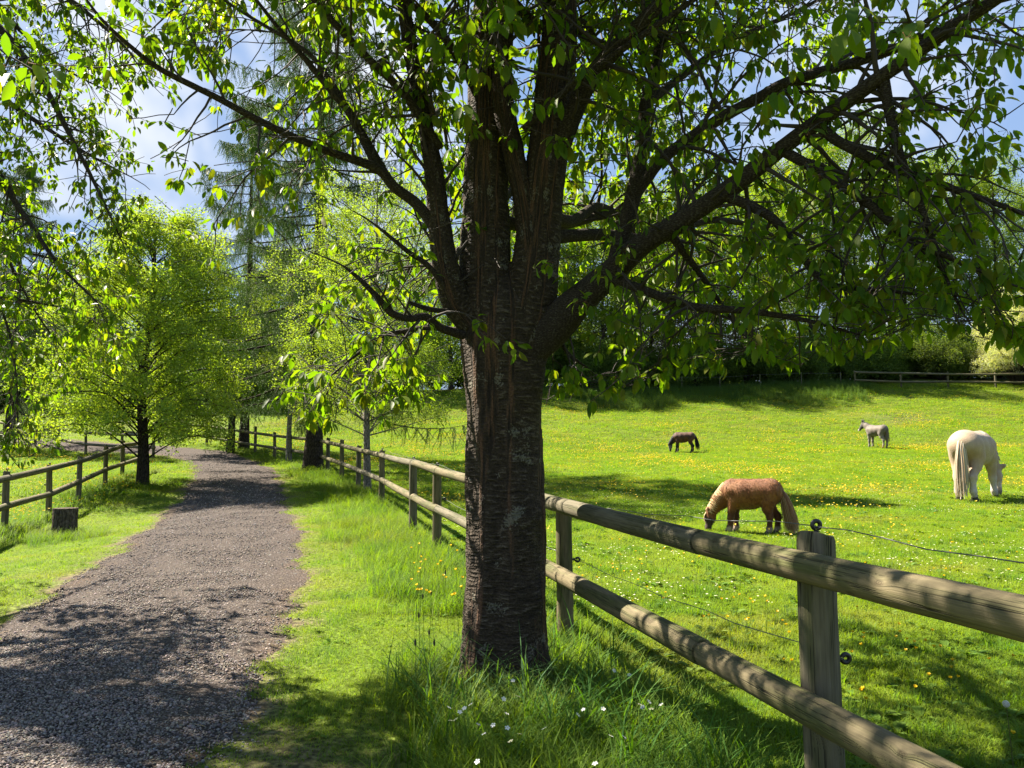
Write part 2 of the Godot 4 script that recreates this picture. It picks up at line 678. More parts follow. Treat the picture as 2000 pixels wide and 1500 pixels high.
func make_ground() -> void:
	var xs := steps([[-900, 100], [-200, 20], [-60, 3], [-24, 0.5], [-13, 0.25], [4, 0.5], [14, 1.5], [50, 10], [200, 100], [900]])
	var ds := steps([[-300, 40], [-20, 2], [0, 0.25], [14, 0.4], [40, 1.0], [75, 5], [150, 50], [900]])
	var g := Geo.new()
	for d in ds:
		for x in xs:
			var z := -d
			var y := H(x, z)
			var e := absf(path_dist(x, z)) - HALF
			y -= 0.06 * smoothstep(-0.05, -0.35, e)
			var nx := H(x - 0.2, z) - H(x + 0.2, z)
			var nz := H(x, z - 0.2) - H(x, z + 0.2)
			var c := turf_color(x, z)
			if d < 52.0:
				c = c.lerp(Color(0.150, 0.115, 0.080), soil_share(x, z))
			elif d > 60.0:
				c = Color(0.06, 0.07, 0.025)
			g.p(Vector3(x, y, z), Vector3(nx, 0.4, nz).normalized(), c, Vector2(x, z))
	var w := xs.size()
	for j in ds.size() - 1:
		for k in w - 1:
			var a := j * w + k
			g.t(a, a + w, a + w + 1)
			g.t(a, a + w + 1, a + 1)
	structure("ground", g.mesh(), M.soil)


func path_frame(s: int, per: int) -> Array:
	var k := s / per
	var t := float(s % per) / per
	if k >= path_line.size() - 1:
		k = path_line.size() - 2
		t = 1.0
	var p0 := path_line[maxi(k - 1, 0)]
	var p3 := path_line[mini(k + 2, path_line.size() - 1)]
	var a := path_line[k].cubic_interpolate(path_line[k + 1], p0, p3, t)
	var b := path_line[k].cubic_interpolate(path_line[k + 1], p0, p3, t + 0.01)
	if t >= 1.0:
		b = a
		a = path_line[k].cubic_interpolate(path_line[k + 1], p0, p3, 0.99)
	return [a, (b - a).normalized()]


func make_path() -> void:
	var g := Geo.new()
	var per := 16
	var across := 16
	var total := (path_line.size() - 1) * per
	for s in total + 1:
		var f := path_frame(s, per)
		var c: Vector2 = f[0]
		var t: Vector2 = f[1]
		var side := Vector2(t.y, -t.x)
		for k in across + 1:
			var u := (float(k) / across) * 2.0 - 1.0
			var q := c + side * u * (HALF + 0.12)
			var e := edge_wobble(q.x, -q.y) * smoothstep(0.55, 1.0, absf(u)) * signf(u)
			q += side * e
			var y := H(q.x, -q.y) + 0.03 * (1.0 - u * u) - 0.012 * smoothstep(0.85, 1.0, absf(u)) + n2.get_noise_2d(q.x * 1.2, q.y * 1.2) * 0.012
			var col := Color(0.112, 0.099, 0.092)
			var tan_ := smoothstep(0.80, 1.05, absf(u) + n2.get_noise_2d(q.x * 1.5, q.y * 1.5) * 0.35)
			col = col.lerp(Color(0.145, 0.112, 0.082), tan_ * 0.7)
			g.p(Vector3(q.x, y, -q.y), Vector3.UP, col, q)
	for s in total:
		for k in across:
			var a := s * (across + 1) + k
			g.t(a, a + across + 1, a + across + 2)
			g.t(a, a + across + 2, a + 1)
	structure("path", g.mesh(), M.gravel)
	# loose stones, thick in front and thinning with distance
	var stones: Array[ArrayMesh] = []
	for q in 3:
		stones.append(pebble(q))
	var where: Array = [[] as Array[Transform3D], [] as Array[Transform3D], [] as Array[Transform3D]]
	var tint: Array = [PackedColorArray(), PackedColorArray(), PackedColorArray()]
	var d := 2.6
	while d < 33.0:
		var cell := 0.0132 + maxf(0.0, d - 4.5) * 0.0042
		var nrow := int(2.75 / cell)
		var mid := path_mid(d)
		for k in nrow:
			var x := mid + rng.randf_range(-1.42, 1.42)
			var dd := d + rng.randf_range(-0.5, 0.5) * cell * 2.0
			var z := -dd
			var pd := path_dist(x, z)
			var e := absf(pd) - HALF - edge_wobble(x, z)
			if e > 0.02 and rng.randf() > exp(-e * 9.0) * 0.5:
				continue
			if e > -0.35 and rng.randf() < 0.35:
				continue
			var size := rng.randf_range(0.0038, 0.0082) * (1.0 + maxf(0.0, d - 5.0) * 0.045)
			if rng.randf() < 0.06:
				size *= 1.5
			var b := Basis.from_euler(Vector3(rng.randf_range(-0.5, 0.5), rng.randf() * TAU, rng.randf_range(-0.5, 0.5))).scaled(Vector3(1.0, rng.randf_range(0.55, 0.9), rng.randf_range(0.65, 1.0)) * size)
			var kind := rng.randi() % 3
			where[kind].append(Transform3D(b, Vector3(x, H(x, z) + 0.03 * (1.0 - pd * pd / 1.6) + size * rng.randf_range(0.0, 0.5), z)))
			var c := Color(0.150, 0.131, 0.120) if rng.randf() < 0.6 else Color(0.225, 0.196, 0.174)
			var pick := rng.randf()
			if pick < 0.05:
				c = Color(0.30, 0.27, 0.23)
			elif pick < 0.22:
				c = Color(0.047, 0.042, 0.042)
			tint[kind].append(vary(c, 0.3))
		d += cell * 0.8
	for q in 3:
		var o := scatter("gravel", stones[q], M.stone, where[q], tint[q])
		tag(o, "loose dark lava gravel covering the path", "gravel", "", "stuff")


func path_mid(d: float) -> float:
	for k in path_line.size() - 1:
		if d <= path_line[k + 1].y:
			return lerpf(path_line[k].x, path_line[k + 1].x, (d - path_line[k].y) / (path_line[k + 1].y - path_line[k].y))
	return -30.0


func pebble(seed_: int) -> ArrayMesh:
	var r := RandomNumberGenerator.new()
	r.seed = 77 + seed_
	var g := Geo.new()
	var rings := 4
	var around := 6
	for k in rings + 1:
		var a := -PI / 2 + PI * k / rings
		for j in around + 1:
			var b := TAU * j / around
			var dir := Vector3(cos(a) * cos(b), sin(a), cos(a) * sin(b))
			var s := 1.0 + 0.45 * n2.get_noise_3d(dir.x * 0.9 + seed_ * 5.0, dir.y * 0.9, dir.z * 0.9)
			g.p(dir * s, dir, Color.WHITE, Vector2.ZERO)
	for k in rings:
		for j in around:
			var a := k * (around + 1) + j
			g.t(a, a + around + 1, a + around + 2)
			g.t(a, a + around + 2, a + 1)
	# winding: angle grows clockwise seen from above, so turn the faces over
	for k in range(0, g.i.size(), 3):
		var s := g.i[k]
		g.i[k] = g.i[k + 1]
		g.i[k + 1] = s
	return g.mesh()


# ------------------------------------------------------------------ fences
func rail(parent: Node3D, a: Vector3, b: Vector3, r0: float, r1: float, fine: bool, sag := 0.01) -> void:
	# a turned rail whose last hand's width is thinner and slips into the collar of the next
	var g := Geo.new()
	var pts := PackedVector3Array()
	var rad := PackedFloat32Array()
	var n := 40 if fine else 12
	var bow := Vector3(rng.randf_range(-1, 1), rng.randf_range(-1.2, 0.3), rng.randf_range(-1, 1)) * sag
	for k in n + 1:
		var t := float(k) / n
		pts.append(a.lerp(b, t) + bow * sin(PI * t))
		rad.append(lerpf(r0, r1, t) * (1.0 + 0.018 * n2.get_noise_2d(t * 5.0, a.x * 9.0 + a.y * 31.0)))
	rad[0] *= 0.93
	pts[1] = pts[0].lerp(pts[1], 0.10)
	if fine:
		rad[n] *= 0.80
		rad[n - 1] *= 0.80
		pts[n - 1] = pts[n].lerp(pts[n - 1], 0.9)
		pts[n - 2] = pts[n - 1].lerp(pts[n - 2], 0.08)
	tube(g, pts, rad, 28 if fine else 14, Color.WHITE, true, 0.035, rng.randf_range(0.0, 0.6))
	var turn := rng.randf()
	for k in g.u.size():
		g.u[k] = Vector2(g.u[k].x + turn, g.u[k].y)
	part("rail", g.mesh(), M.wood if rng.randf() < 0.6 else M.wood_grey, parent)


func post_mesh(h: float, r: float, fine: bool) -> ArrayMesh:
	# round post: slightly tapered, its top edge worn round
	var g := Geo.new()
	var pts := PackedVector3Array()
	var rad := PackedFloat32Array()
	for k in 13:
		var t := float(k) / 12.0
		pts.append(Vector3(0.006 * sin(t * 5.0), -0.3 + (h + 0.285) * t, 0.005 * sin(t * 7.0 + 1.0)))
		rad.append(r * (1.06 - 0.06 * t))
	pts.append(Vector3(0, h - 0.006, 0)); rad.append(r * 0.975)
	pts.append(Vector3(0, h, 0)); rad.append(r * 0.88)
	tube(g, pts, rad, 28 if fine else 14, Color.WHITE, true, 0.04, rng.randf_range(0.0, 1.5))
	var turn := rng.randf()
	for k in g.u.size():
		g.u[k] = Vector2(g.u[k].x + turn, g.u[k].y)
	return g.mesh()


func insulator_mesh(size: float) -> ArrayMesh:
	# a black ring insulator on a ribbed screw stem, base at the origin, standing along y
	var g := Geo.new()
	var pts := PackedVector3Array()
	var rad := PackedFloat32Array()
	for q in [[0.0, 0.009], [0.012, 0.009], [0.0121, 0.022], [0.016, 0.023], [0.0161, 0.010], [0.022, 0.010], [0.0221, 0.021], [0.026, 0.021], [0.0261, 0.012], [0.034, 0.012]]:
		pts.append(Vector3(0, q[0], 0)); rad.append(q[1])
	tube(g, pts, rad, 14, Color.WHITE, true)
	var ring := PackedVector3Array()
	var rr := PackedFloat32Array()
	for k in 23:
		var a := -PI / 2 + 0.16 + (TAU - 0.5) * k / 22.0
		ring.append(Vector3(cos(a) * 0.022, 0.060 + sin(a) * 0.022, 0.004 * k / 22.0))
		rr.append(0.0125)
	tube(g, ring, rr, 10, Color.WHITE, true)
	for k in g.v.size():
		g.v[k] *= size
	return g.mesh()


func wire_run(parent: Node3D, pts: Array, r: float) -> void:
	var g := Geo.new()
	for k in pts.size() - 1:
		var a: Vector3 = pts[k]
		var b: Vector3 = pts[k + 1]
		var line := PackedVector3Array()
		var rad := PackedFloat32Array()
		for s in 13:
			var t := s / 12.0
			line.append(a.lerp(b, t) + Vector3(0, -0.022 * sin(PI * t) + 0.007 * sin(t * 23.0 + a.x), 0.01 * sin(t * 31.0)))
			rad.append(r)
		tube(g, line, rad, 5, Color.WHITE)
	part("wire", g.mesh(), M.wire, parent)


func fence(called: String, label: String, posts: Array, upper: Array, lower: Array, r_post: float, r_rail: float, ring_top: Array, ring_side: Array, fine_upto: float, wires: bool) -> Node3D:
	# posts: [x, d, height]; upper, lower: rail joints [x, d, height over the ground]
	var base := Vector3(posts[0][0], 0, -posts[0][1])
	base.y = H(base.x, base.z)
	var o := thing(called, label, "fence", base)
	var ins := insulator_mesh(0.68)
	var tops := []
	var sides := []
	for k in posts.size():
		var x: float = posts[k][0]
		var z: float = -posts[k][1]
		var q := part("post", post_mesh(posts[k][2], posts[k][3] if posts[k].size() > 3 else r_post, -z < fine_upto), M.wood_grey if k % 2 else M.wood, o)
		q.position = Vector3(x, H(x, z), z) - base
		q.rotation = Vector3(rng.randf_range(-0.015, 0.015), 0, rng.randf_range(-0.02, 0.02))
		if k in ring_top:
			var i1 := part("insulator", ins, M.black, q)
			i1.position = Vector3(0, posts[k][2], 0)
			i1.rotation.y = rng.randf_range(-0.5, 0.5)
			tops.append(q.position + Vector3(0, posts[k][2] + 0.04, 0))
		if k in ring_side:
			var i2 := part("insulator", ins, M.black, q)
			i2.position = Vector3(r_post * 0.98 * (1.0 if called == "paddock_fence" else -1.0), posts[k][2] * 0.62, -r_post * 0.35)
			i2.rotation = Vector3(0.0, 0.0, -PI / 2 if called == "paddock_fence" else PI / 2)
			sides.append(q.position + Vector3(0.09 * (1.0 if called == "paddock_fence" else -1.0), posts[k][2] * 0.62, -r_post * 0.4))
	for row in [upper, lower]:
		for k in row.size() - 1:
			var a := Vector3(row[k][0], H(row[k][0], -row[k][1]) + row[k][2], -row[k][1]) - base
			var b := Vector3(row[k + 1][0], H(row[k + 1][0], -row[k + 1][1]) + row[k + 1][2], -row[k + 1][1]) - base
			var j := (b - a).normalized() * 0.02
			var s := r_rail * rng.randf_range(0.97, 1.05)
			rail(o, a - j, b + j, s * 1.04, s * 0.97, row[k][1] < fine_upto)
	if wires:
		for run in [tops, sides]:
			if run.size() > 1:
				wire_run(o, run, 0.0022)
	return o


func make_fences() -> void:
	# the round-rail fence right of the path, from beside the camera to the bend
	var right_posts := [[1.62, 0.7, 1.2], [1.14, 2.92, 1.19, 0.068], [0.40, 6.0, 1.06], [-0.22, 8.4, 1.1], [-1.03, 10.6, 1.14], [-1.55, 12.1, 1.14], [-2.80, 16.6, 1.12], [-3.9, 19.6, 1.12], [-4.85, 22.0, 1.14], [-5.9, 24.7, 1.1], [-7.1, 27.6, 1.1], [-8.65, 30.1, 1.1], [-9.85, 32.0, 1.08], [-11.3, 33.9, 1.12], [-14.5, 36.6, 1.1], [-17.5, 38.2, 1.1], [-20.6, 39.6, 1.1]]
	var u := [[1.66, 0.3, 1.10], [0.865, 3.62, 1.09], [-0.17, 7.7, 1.11], [-1.0, 10.4, 1.10], [-1.5, 11.95, 1.11], [-2.75, 16.45, 1.02], [-4.8, 21.85, 0.98], [-7.05, 27.45, 0.96], [-9.8, 31.85, 0.95], [-14.45, 36.45, 0.95], [-20.5, 39.45, 0.95]]
	var l := [[1.60, 0.55, 0.60], [0.86, 3.60, 0.60], [-0.17, 7.7, 0.59], [-1.0, 10.4, 0.59], [-1.5, 11.95, 0.58], [-2.75, 16.45, 0.5], [-4.8, 21.85, 0.48], [-7.05, 27.45, 0.46], [-9.8, 31.85, 0.45], [-14.45, 36.45, 0.45], [-20.5, 39.45, 0.45]]
	fence("paddock_fence", "weathered round-rail fence with black ring insulators along the right side of the path", right_posts, u, l, 0.062, 0.057, [0, 1, 2, 4, 5, 6], [1, 2, 4], 9.0, true)
	# left of the path
	var left_posts := [[-8.3, 11.3, 1.1], [-9.14, 14.0, 1.1], [-9.85, 16.5, 1.08], [-10.35, 18.5, 1.08], [-11.05, 21.0, 1.08], [-11.6, 23.0, 1.08], [-12.2, 25.4, 1.08]]
	var lu := [[-8.0, 10.8, 0.98], [-9.06, 13.9, 0.98], [-10.27, 18.4, 0.98], [-11.52, 22.9, 0.96], [-12.1, 25.3, 0.96]]
	var ll := [[-8.0, 10.8, 0.48], [-9.06, 13.9, 0.48], [-9.78, 16.4, 0.48], [-10.97, 20.9, 0.48], [-12.1, 25.3, 0.47]]
	fence("meadow_fence", "weathered round-rail fence left of the path, ending at the bright green tree", left_posts, lu, ll, 0.058, 0.060, [1, 2, 4], [1, 2, 3], 0.0, false)
	# the grey fence on the far side of the left meadow
	var far_left := [[-14.6, 31.4, 1.05], [-16.6, 32.8, 1.05], [-18.9, 34.2, 1.05], [-21.2, 36.0, 1.05], [-23.4, 37.8, 1.05], [-26.4, 40.0, 1.05], [-30.0, 42.5, 1.05]]
	var fu := []
	var fl := []
	for q in far_left:
		fu.append([q[0] + 0.08, q[1] - 0.1, 0.95])
		fl.append([q[0] + 0.08, q[1] - 0.1, 0.45])
	fence("meadow_fence", "pale grey two-rail fence across the far side of the left meadow", far_left, fu, fl, 0.055, 0.06, [], [], 0.0, false)
	# the fence on the brow of the paddock
	var brow := []
	var bu := []
	var bl := []
	for k in 7:
		var x := 26.0 + k * 3.2
		brow.append([x, 58.0 - k * 0.55, 1.15])
		bu.append([x - 0.05, 57.88 - k * 0.55, 1.05 + 0.06 * sin(k * 2.0)])
		bl.append([x - 0.05, 57.88 - k * 0.55, 0.45])
	fence("brow_fence", "two-rail wooden fence on the brow of the paddock beside the white blossoming bush", brow, bu, bl, 0.07, 0.075, [], [], 0.0, false)
	# thin posts and wire along the foot of the wood
	var o := thing("wire_fence", "thin wire fence on slim posts along the foot of the dark wood", "fence", Vector3(1.0, H(1.0, -58.0), -58.0))
	var run := []
	for k in 10:
		var x := -2.0 + k * 3.0
		var z := -58.5 - 0.4 * sin(k * 1.3)
		var at := Vector3(x, H(x, z), z)
		var q := part("post", post_mesh(1.0, 0.03, false), M.wood_grey, o)
		q.position = at - o.position
		run.append(q.position + Vector3(0, 0.95, 0.06))
	wire_run(o, run, 0.006)


# ------------------------------------------------------------------ cherry trees
class Cherry:
	var base := Vector3.ZERO
	var twigs := Geo.new()
	var spent := Geo.new()
	var leaves: Array = []          # [position, direction, up, size, colour index]
	var low_left := 1.72            # the height below which nothing hangs (browsed by the ponies)
	var low_right := 2.02
	var keep_from := 1.9            # no leaf nearer to the lens than this


func limb_points(rows: Array, base: Vector3) -> Array:
	# rows: [px, py, d, radius]
	var o := []
	for q in rows:
		o.append([P(q[0], q[1], q[2]) - base, q[3]])
	return catmull(o, 7)


func floor_of(t: Cherry, at: Vector3) -> float:
	var x := at.x + t.base.x
	return lerpf(t.low_left, t.low_right, smoothstep(0.1, 1.0, x)) + 0.10 * sin(x * 5.0 + at.z * 3.0)


func whorl(t: Cherry, at: Vector3, dir: Vector3, count: int, size: float) -> void:
	if (at + t.base - EYE).length() < t.keep_from or at.y + t.base.y < floor_of(t, at) + 0.06:
		return
	var b := look(dir, Vector3(0.2, 1, 0.1))
	var turn := rng.randf() * TAU
	if rng.randf() < 0.4:
		# withered blossom stalks left on the spur
		for k in 4:
			var e := (any_dir() + Vector3(0, -0.7, 0)).normalized() * rng.randf_range(0.015, 0.032)
			tube(t.spent, PackedVector3Array([at, at + e, at + e * 1.18]), PackedFloat32Array([0.0008, 0.0009, 0.0032]), 3, vary(Color(0.20, 0.105, 0.045), 0.3))
	for k in count:
		var a := turn + TAU * k / count + rng.randf_range(-0.4, 0.4)
		var out := b.x * cos(a) + b.y * sin(a)
		var d := (dir * rng.randf_range(0.1, 0.5) + out * rng.randf_range(0.5, 0.9) + Vector3(0, -rng.randf_range(0.35, 1.0), 0)).normalized()
		var up := (Vector3(0, 0.6, 0) + out * 0.6 + any_dir() * 0.55).normalized()
		t.leaves.append([at + out * 0.012 + d * rng.randf_range(0.008, 0.03), d, up, size * rng.randf_range(0.5, 1.12), rng.randi() % 8])


func shoot(t: Cherry, at: Vector3, dir: Vector3, length: float, r: float, leafy_: float, droop: float, size: float, deep: int) -> void:
	var step := 0.075
	var n := maxi(3, int(length / step))
	var pts := PackedVector3Array()
	var rad := PackedFloat32Array()
	var p := at
	var d := dir
	for k in n + 1:
		pts.append(p)
		rad.append(lerpf(r, 0.0026, float(k) / n))
		d = (d + any_dir() * 0.17 + Vector3(0, -droop * step * 4.0, 0)).normalized()
		p += d * step
		if p.y + t.base.y < floor_of(t, p) + 0.05:
			d.y = maxf(d.y, 0.05)
			p.y = maxf(p.y, floor_of(t, p) + 0.05 - t.base.y)
		if deep > 0 and k > 1 and rng.randf() < 0.62:
			var side := (d * 0.6 + any_dir() * 0.9 + Vector3(0, 0.05, 0)).normalized()
			shoot(t, p, side, rng.randf_range(0.10, 0.42) * minf(1.0, length), maxf(0.0032, rad[k] * 0.6), leafy_, droop * 1.1, size, deep - 1)
		elif k > 1 and rng.randf() < leafy_ * 0.27:
			whorl(t, p, (any_dir() + Vector3(0, 0.2, 0)).normalized(), rng.randi_range(4, 6), size)
	tube(t.twigs, pts, rad, 4 if r < 0.007 else 6, Color.WHITE)
	if rng.randf() < leafy_:
		whorl(t, pts[-1], d, rng.randi_range(4, 7), size)


func dress(t: Cherry, line: Array, every: float, l0: float, l1: float, leafy_: float, droop: float, size := 0.095, start := 0.15, lift := 0.1) -> void:
	var pts: PackedVector3Array = line[0]
	var rad: PackedFloat32Array = line[1]
	var total := 0.0
	for k in pts.size() - 1:
		total += pts[k].distance_to(pts[k + 1])
	var gone := 0.0
	var next := total * start
	for k in pts.size() - 1:
		var seg := pts[k].distance_to(pts[k + 1])
		while next < gone + seg:
			var f := (next - gone) / seg
			var p := pts[k].lerp(pts[k + 1], f)
			var tan_ := (pts[k + 1] - pts[k]).normalized()
			var dir := (tan_ * 0.5 + any_dir() * 0.95 + Vector3(0, lift, 0)).normalized()
			var len_ := rng.randf_range(l0, l1) * lerpf(1.0, 0.65, next / total)
			shoot(t, p, dir, len_, clampf(rad[k] * 0.42, 0.004, 0.015), leafy_, droop, size, 1)
			next += every * rng.randf_range(0.6, 1.4)
		gone += seg
	shoot(t, pts[-1], (pts[-1] - pts[-2]).normalized(), l0, rad[-1], leafy_, droop, size, 1)


var leaf_colors := [Color(0.147, 0.231, 0.027), Color(0.122, 0.210, 0.027), Color(0.172, 0.248, 0.027), Color(0.101, 0.181, 0.031), Color(0.197, 0.256, 0.031), Color(0.134, 0.223, 0.024), Color(0.155, 0.223, 0.035), Color(0.193, 0.210, 0.035)]


func finish_leaves(t: Cherry, o: Node3D, singles: int) -> void:
	# the leaves that show largest are pieces of their own, the rest is one mass
	var shapes: Array[ArrayMesh] = []
	for k in 8:
		var g := Geo.new()
		leaf(g, Vector3.ZERO, Vector3(0, 0, 1), Vector3.UP, 1.0, 0.43 + 0.05 * (k % 3), leaf_colors[k], 0.12 + 0.12 * (k % 4), 0.10 + 0.05 * (k % 3))
		shapes.append(g.mesh())
	var near: Array = []
	for k in t.leaves.size():
		var q: Vector3 = t.leaves[k][0] + t.base - EYE
		var d := -q.z
		if d < 0.5:
			continue
		var px := q.x / d
		var py := (q.y / d - tan(deg_to_rad(PITCH)))
		if absf(px) < 0.66 and absf(py) < 0.5:
			near.append([d / t.leaves[k][3], k])
	near.sort_custom(func(a, b): return a[0] < b[0])
	var alone := {}
	for k in mini(singles, near.size()):
		alone[near[k][1]] = true
	var g := Geo.new()
	for k in t.leaves.size():
		var e: Array = t.leaves[k]
		var at: Vector3 = e[0]
		var dir: Vector3 = e[1]
		var up: Vector3 = e[2]
		var size: float = e[3]
		var ci: int = e[4]
		if alone.has(k):
			var q := part("leaf", shapes[ci], M.leaf, o)
			q.transform = Transform3D(look(dir, up).scaled(Vector3.ONE * size), at)
		else:
			leaf(g, at, dir, up, size, 0.43 + 0.05 * (ci % 3), vary(leaf_colors[ci], 0.14), 0.12 + 0.12 * (ci % 4), 0.10 + 0.05 * (ci % 3))
	var f := part("foliage", g.mesh(), M.leaf, o)
	f.set_meta("kind", "stuff")
	var w := part("twigs", t.twigs.mesh(), M.twig, o)
	w.set_meta("kind", "stuff")
	part("withered_blossom", t.spent.mesh(), M.straw, o).set_meta("kind", "stuff")


func branch(t: Cherry, o: Node3D, rows: Array, sides := 16, thin := 1.0) -> Array:
	for q in rows:
		q[3] *= thin
	var line := limb_points(rows, t.base)
	var g := Geo.new()
	tube(g, line[0], line[1], sides, Color.WHITE, true, 0.10)
	part("branch", g.mesh(), M.limb, o)
	return line


func stem(t: Cherry, o: Node3D, rows: Array) -> Array:
	# a thick upright stem in the trunk's own bark
	var line := limb_points(rows, t.base)
	var g := Geo.new()
	tube(g, line[0], line[1], 40, Color.WHITE, true, 0.0, rng.randf() * 2.0)
	for k in g.v.size():
		var uv := g.u[k]
		var a := uv.x * TAU
		g.v[k] += g.n[k] * (0.010 * n2.get_noise_3d(cos(a) * 1.5, sin(a) * 1.5, uv.y * 9.0) + 0.016 * n2.get_noise_3d(cos(a) * 0.7 + 9.0, sin(a) * 0.7, uv.y * 0.8))
		g.u[k] = Vector2(uv.x, uv.y)
	part("stem", g.mesh(), M.bark, o)
	return line


func cherry_trunk() -> ArrayMesh:
	# three stems grown together: a lobed section with two deep seams that wander upwards
	var g := Geo.new()
	var hs := [-0.2, 0.0, 0.12, 0.35, 0.8, 1.2, 1.7, 2.05, 2.25, 2.45, 2.75]
	var rs := [0.32, 0.285, 0.270, 0.262, 0.250, 0.245, 0.246, 0.262, 0.285, 0.27, 0.12]
	var sides := 96
	var rings := 150
	for k in rings + 1:
		var h := lerpf(-0.2, 2.75, float(k) / rings)
		var q := 1
		while hs[q] < h - 1e-6 and q < hs.size() - 1:
			q += 1
		var f: float = (h - hs[q - 1]) / (hs[q] - hs[q - 1])
		f = f * f * (3.0 - 2.0 * f) * 0.5 + f * 0.5
		var r0 := lerpf(rs[q - 1], rs[q], f)
		for j in sides + 1:
			var a := TAU * j / sides
			var r := r0 * (1.0 + 0.035 * cos(2.0 * a + 0.4))
			# the seams: one in front right of the middle, one round the back
			var s1 := 1.15 + 0.20 * sin(h * 2.1 + 0.5) + 0.08 * sin(h * 5.0)
			var s2 := 4.4 + 0.2 * sin(h * 1.7)
			var s3 := 0.45 + 0.12 * sin(h * 2.9 + 1.0)
			for e in [[s1, 0.030, 0.16], [s2, 0.03, 0.2], [s3, 0.016, 0.12]]:
				var dd := absf(wrapf(a - e[0], -PI, PI))
				r -= e[1] * exp(-dd * dd / (e[2] * e[2])) * (0.6 + 0.4 * smoothstep(0.2, 1.6, h))
				r += 0.5 * e[1] * exp(-pow((dd - e[2] * 2.0) / (e[2] * 0.9), 2.0))
			# roots spread at the foot
			r += 0.055 * exp(-maxf(h, 0.0) * 5.0) * pow(0.5 + 0.5 * cos(5.0 * a + 1.0 + 0.8 * sin(a)), 1.5)
			r += 0.022 * n1.get_noise_3d(cos(a) * 7.0, sin(a) * 7.0, h * 12.0) + 0.03 * exp(-(pow(wrapf(a - 4.05, -PI, PI), 2.0) * 30.0 + pow(h - 1.62, 2.0) * 60.0)) - 0.02 * exp(-(pow(wrapf(a - 5.2, -PI, PI), 2.0) * 60.0 + pow(h - 0.75, 2.0) * 160.0))
			var ca := cos(a)
			var sa := sin(a)
			var rough := smoothstep(0.0, 0.3, n2.get_noise_3d(ca * 0.8 + 5.0, sa * 0.8, h * 0.4))
			r += 0.007 * n2.get_noise_3d(ca * 1.6, sa * 1.6, h * 14.0) * (1.0 - rough) + 0.012 * n2.get_noise_3d(ca * 4.5, sa * 4.5, h * 1.5) * rough
			r += 0.005 * n2.get_noise_3d(ca * 7.0, sa * 7.0, h * 7.0)
			g.p(Vector3(ca * r, h, -sa * r), Vector3(ca, 0, -sa), Color.WHITE, Vector2(float(j) / sides, h + 0.4))
	var w := sides + 1
	for k in rings:
		for j in sides:
			var a := k * w + j
			g.t(a, a + w, a + w + 1)
			g.t(a, a + w + 1, a + 1)
	# true normals of the lobed surface
	for k in rings + 1:
		for j in w:
			var up := g.v[mini(k + 1, rings) * w + j] - g.v[maxi(k - 1, 0) * w + j]
			var jl := j - 1 if j > 0 else sides - 1
			var jr := j + 1 if j < sides else 1
			var across := g.v[k * w + jr] - g.v[k * w + jl]
			g.n[k * w + j] = across.cross(up).normalized()
	return g.mesh()


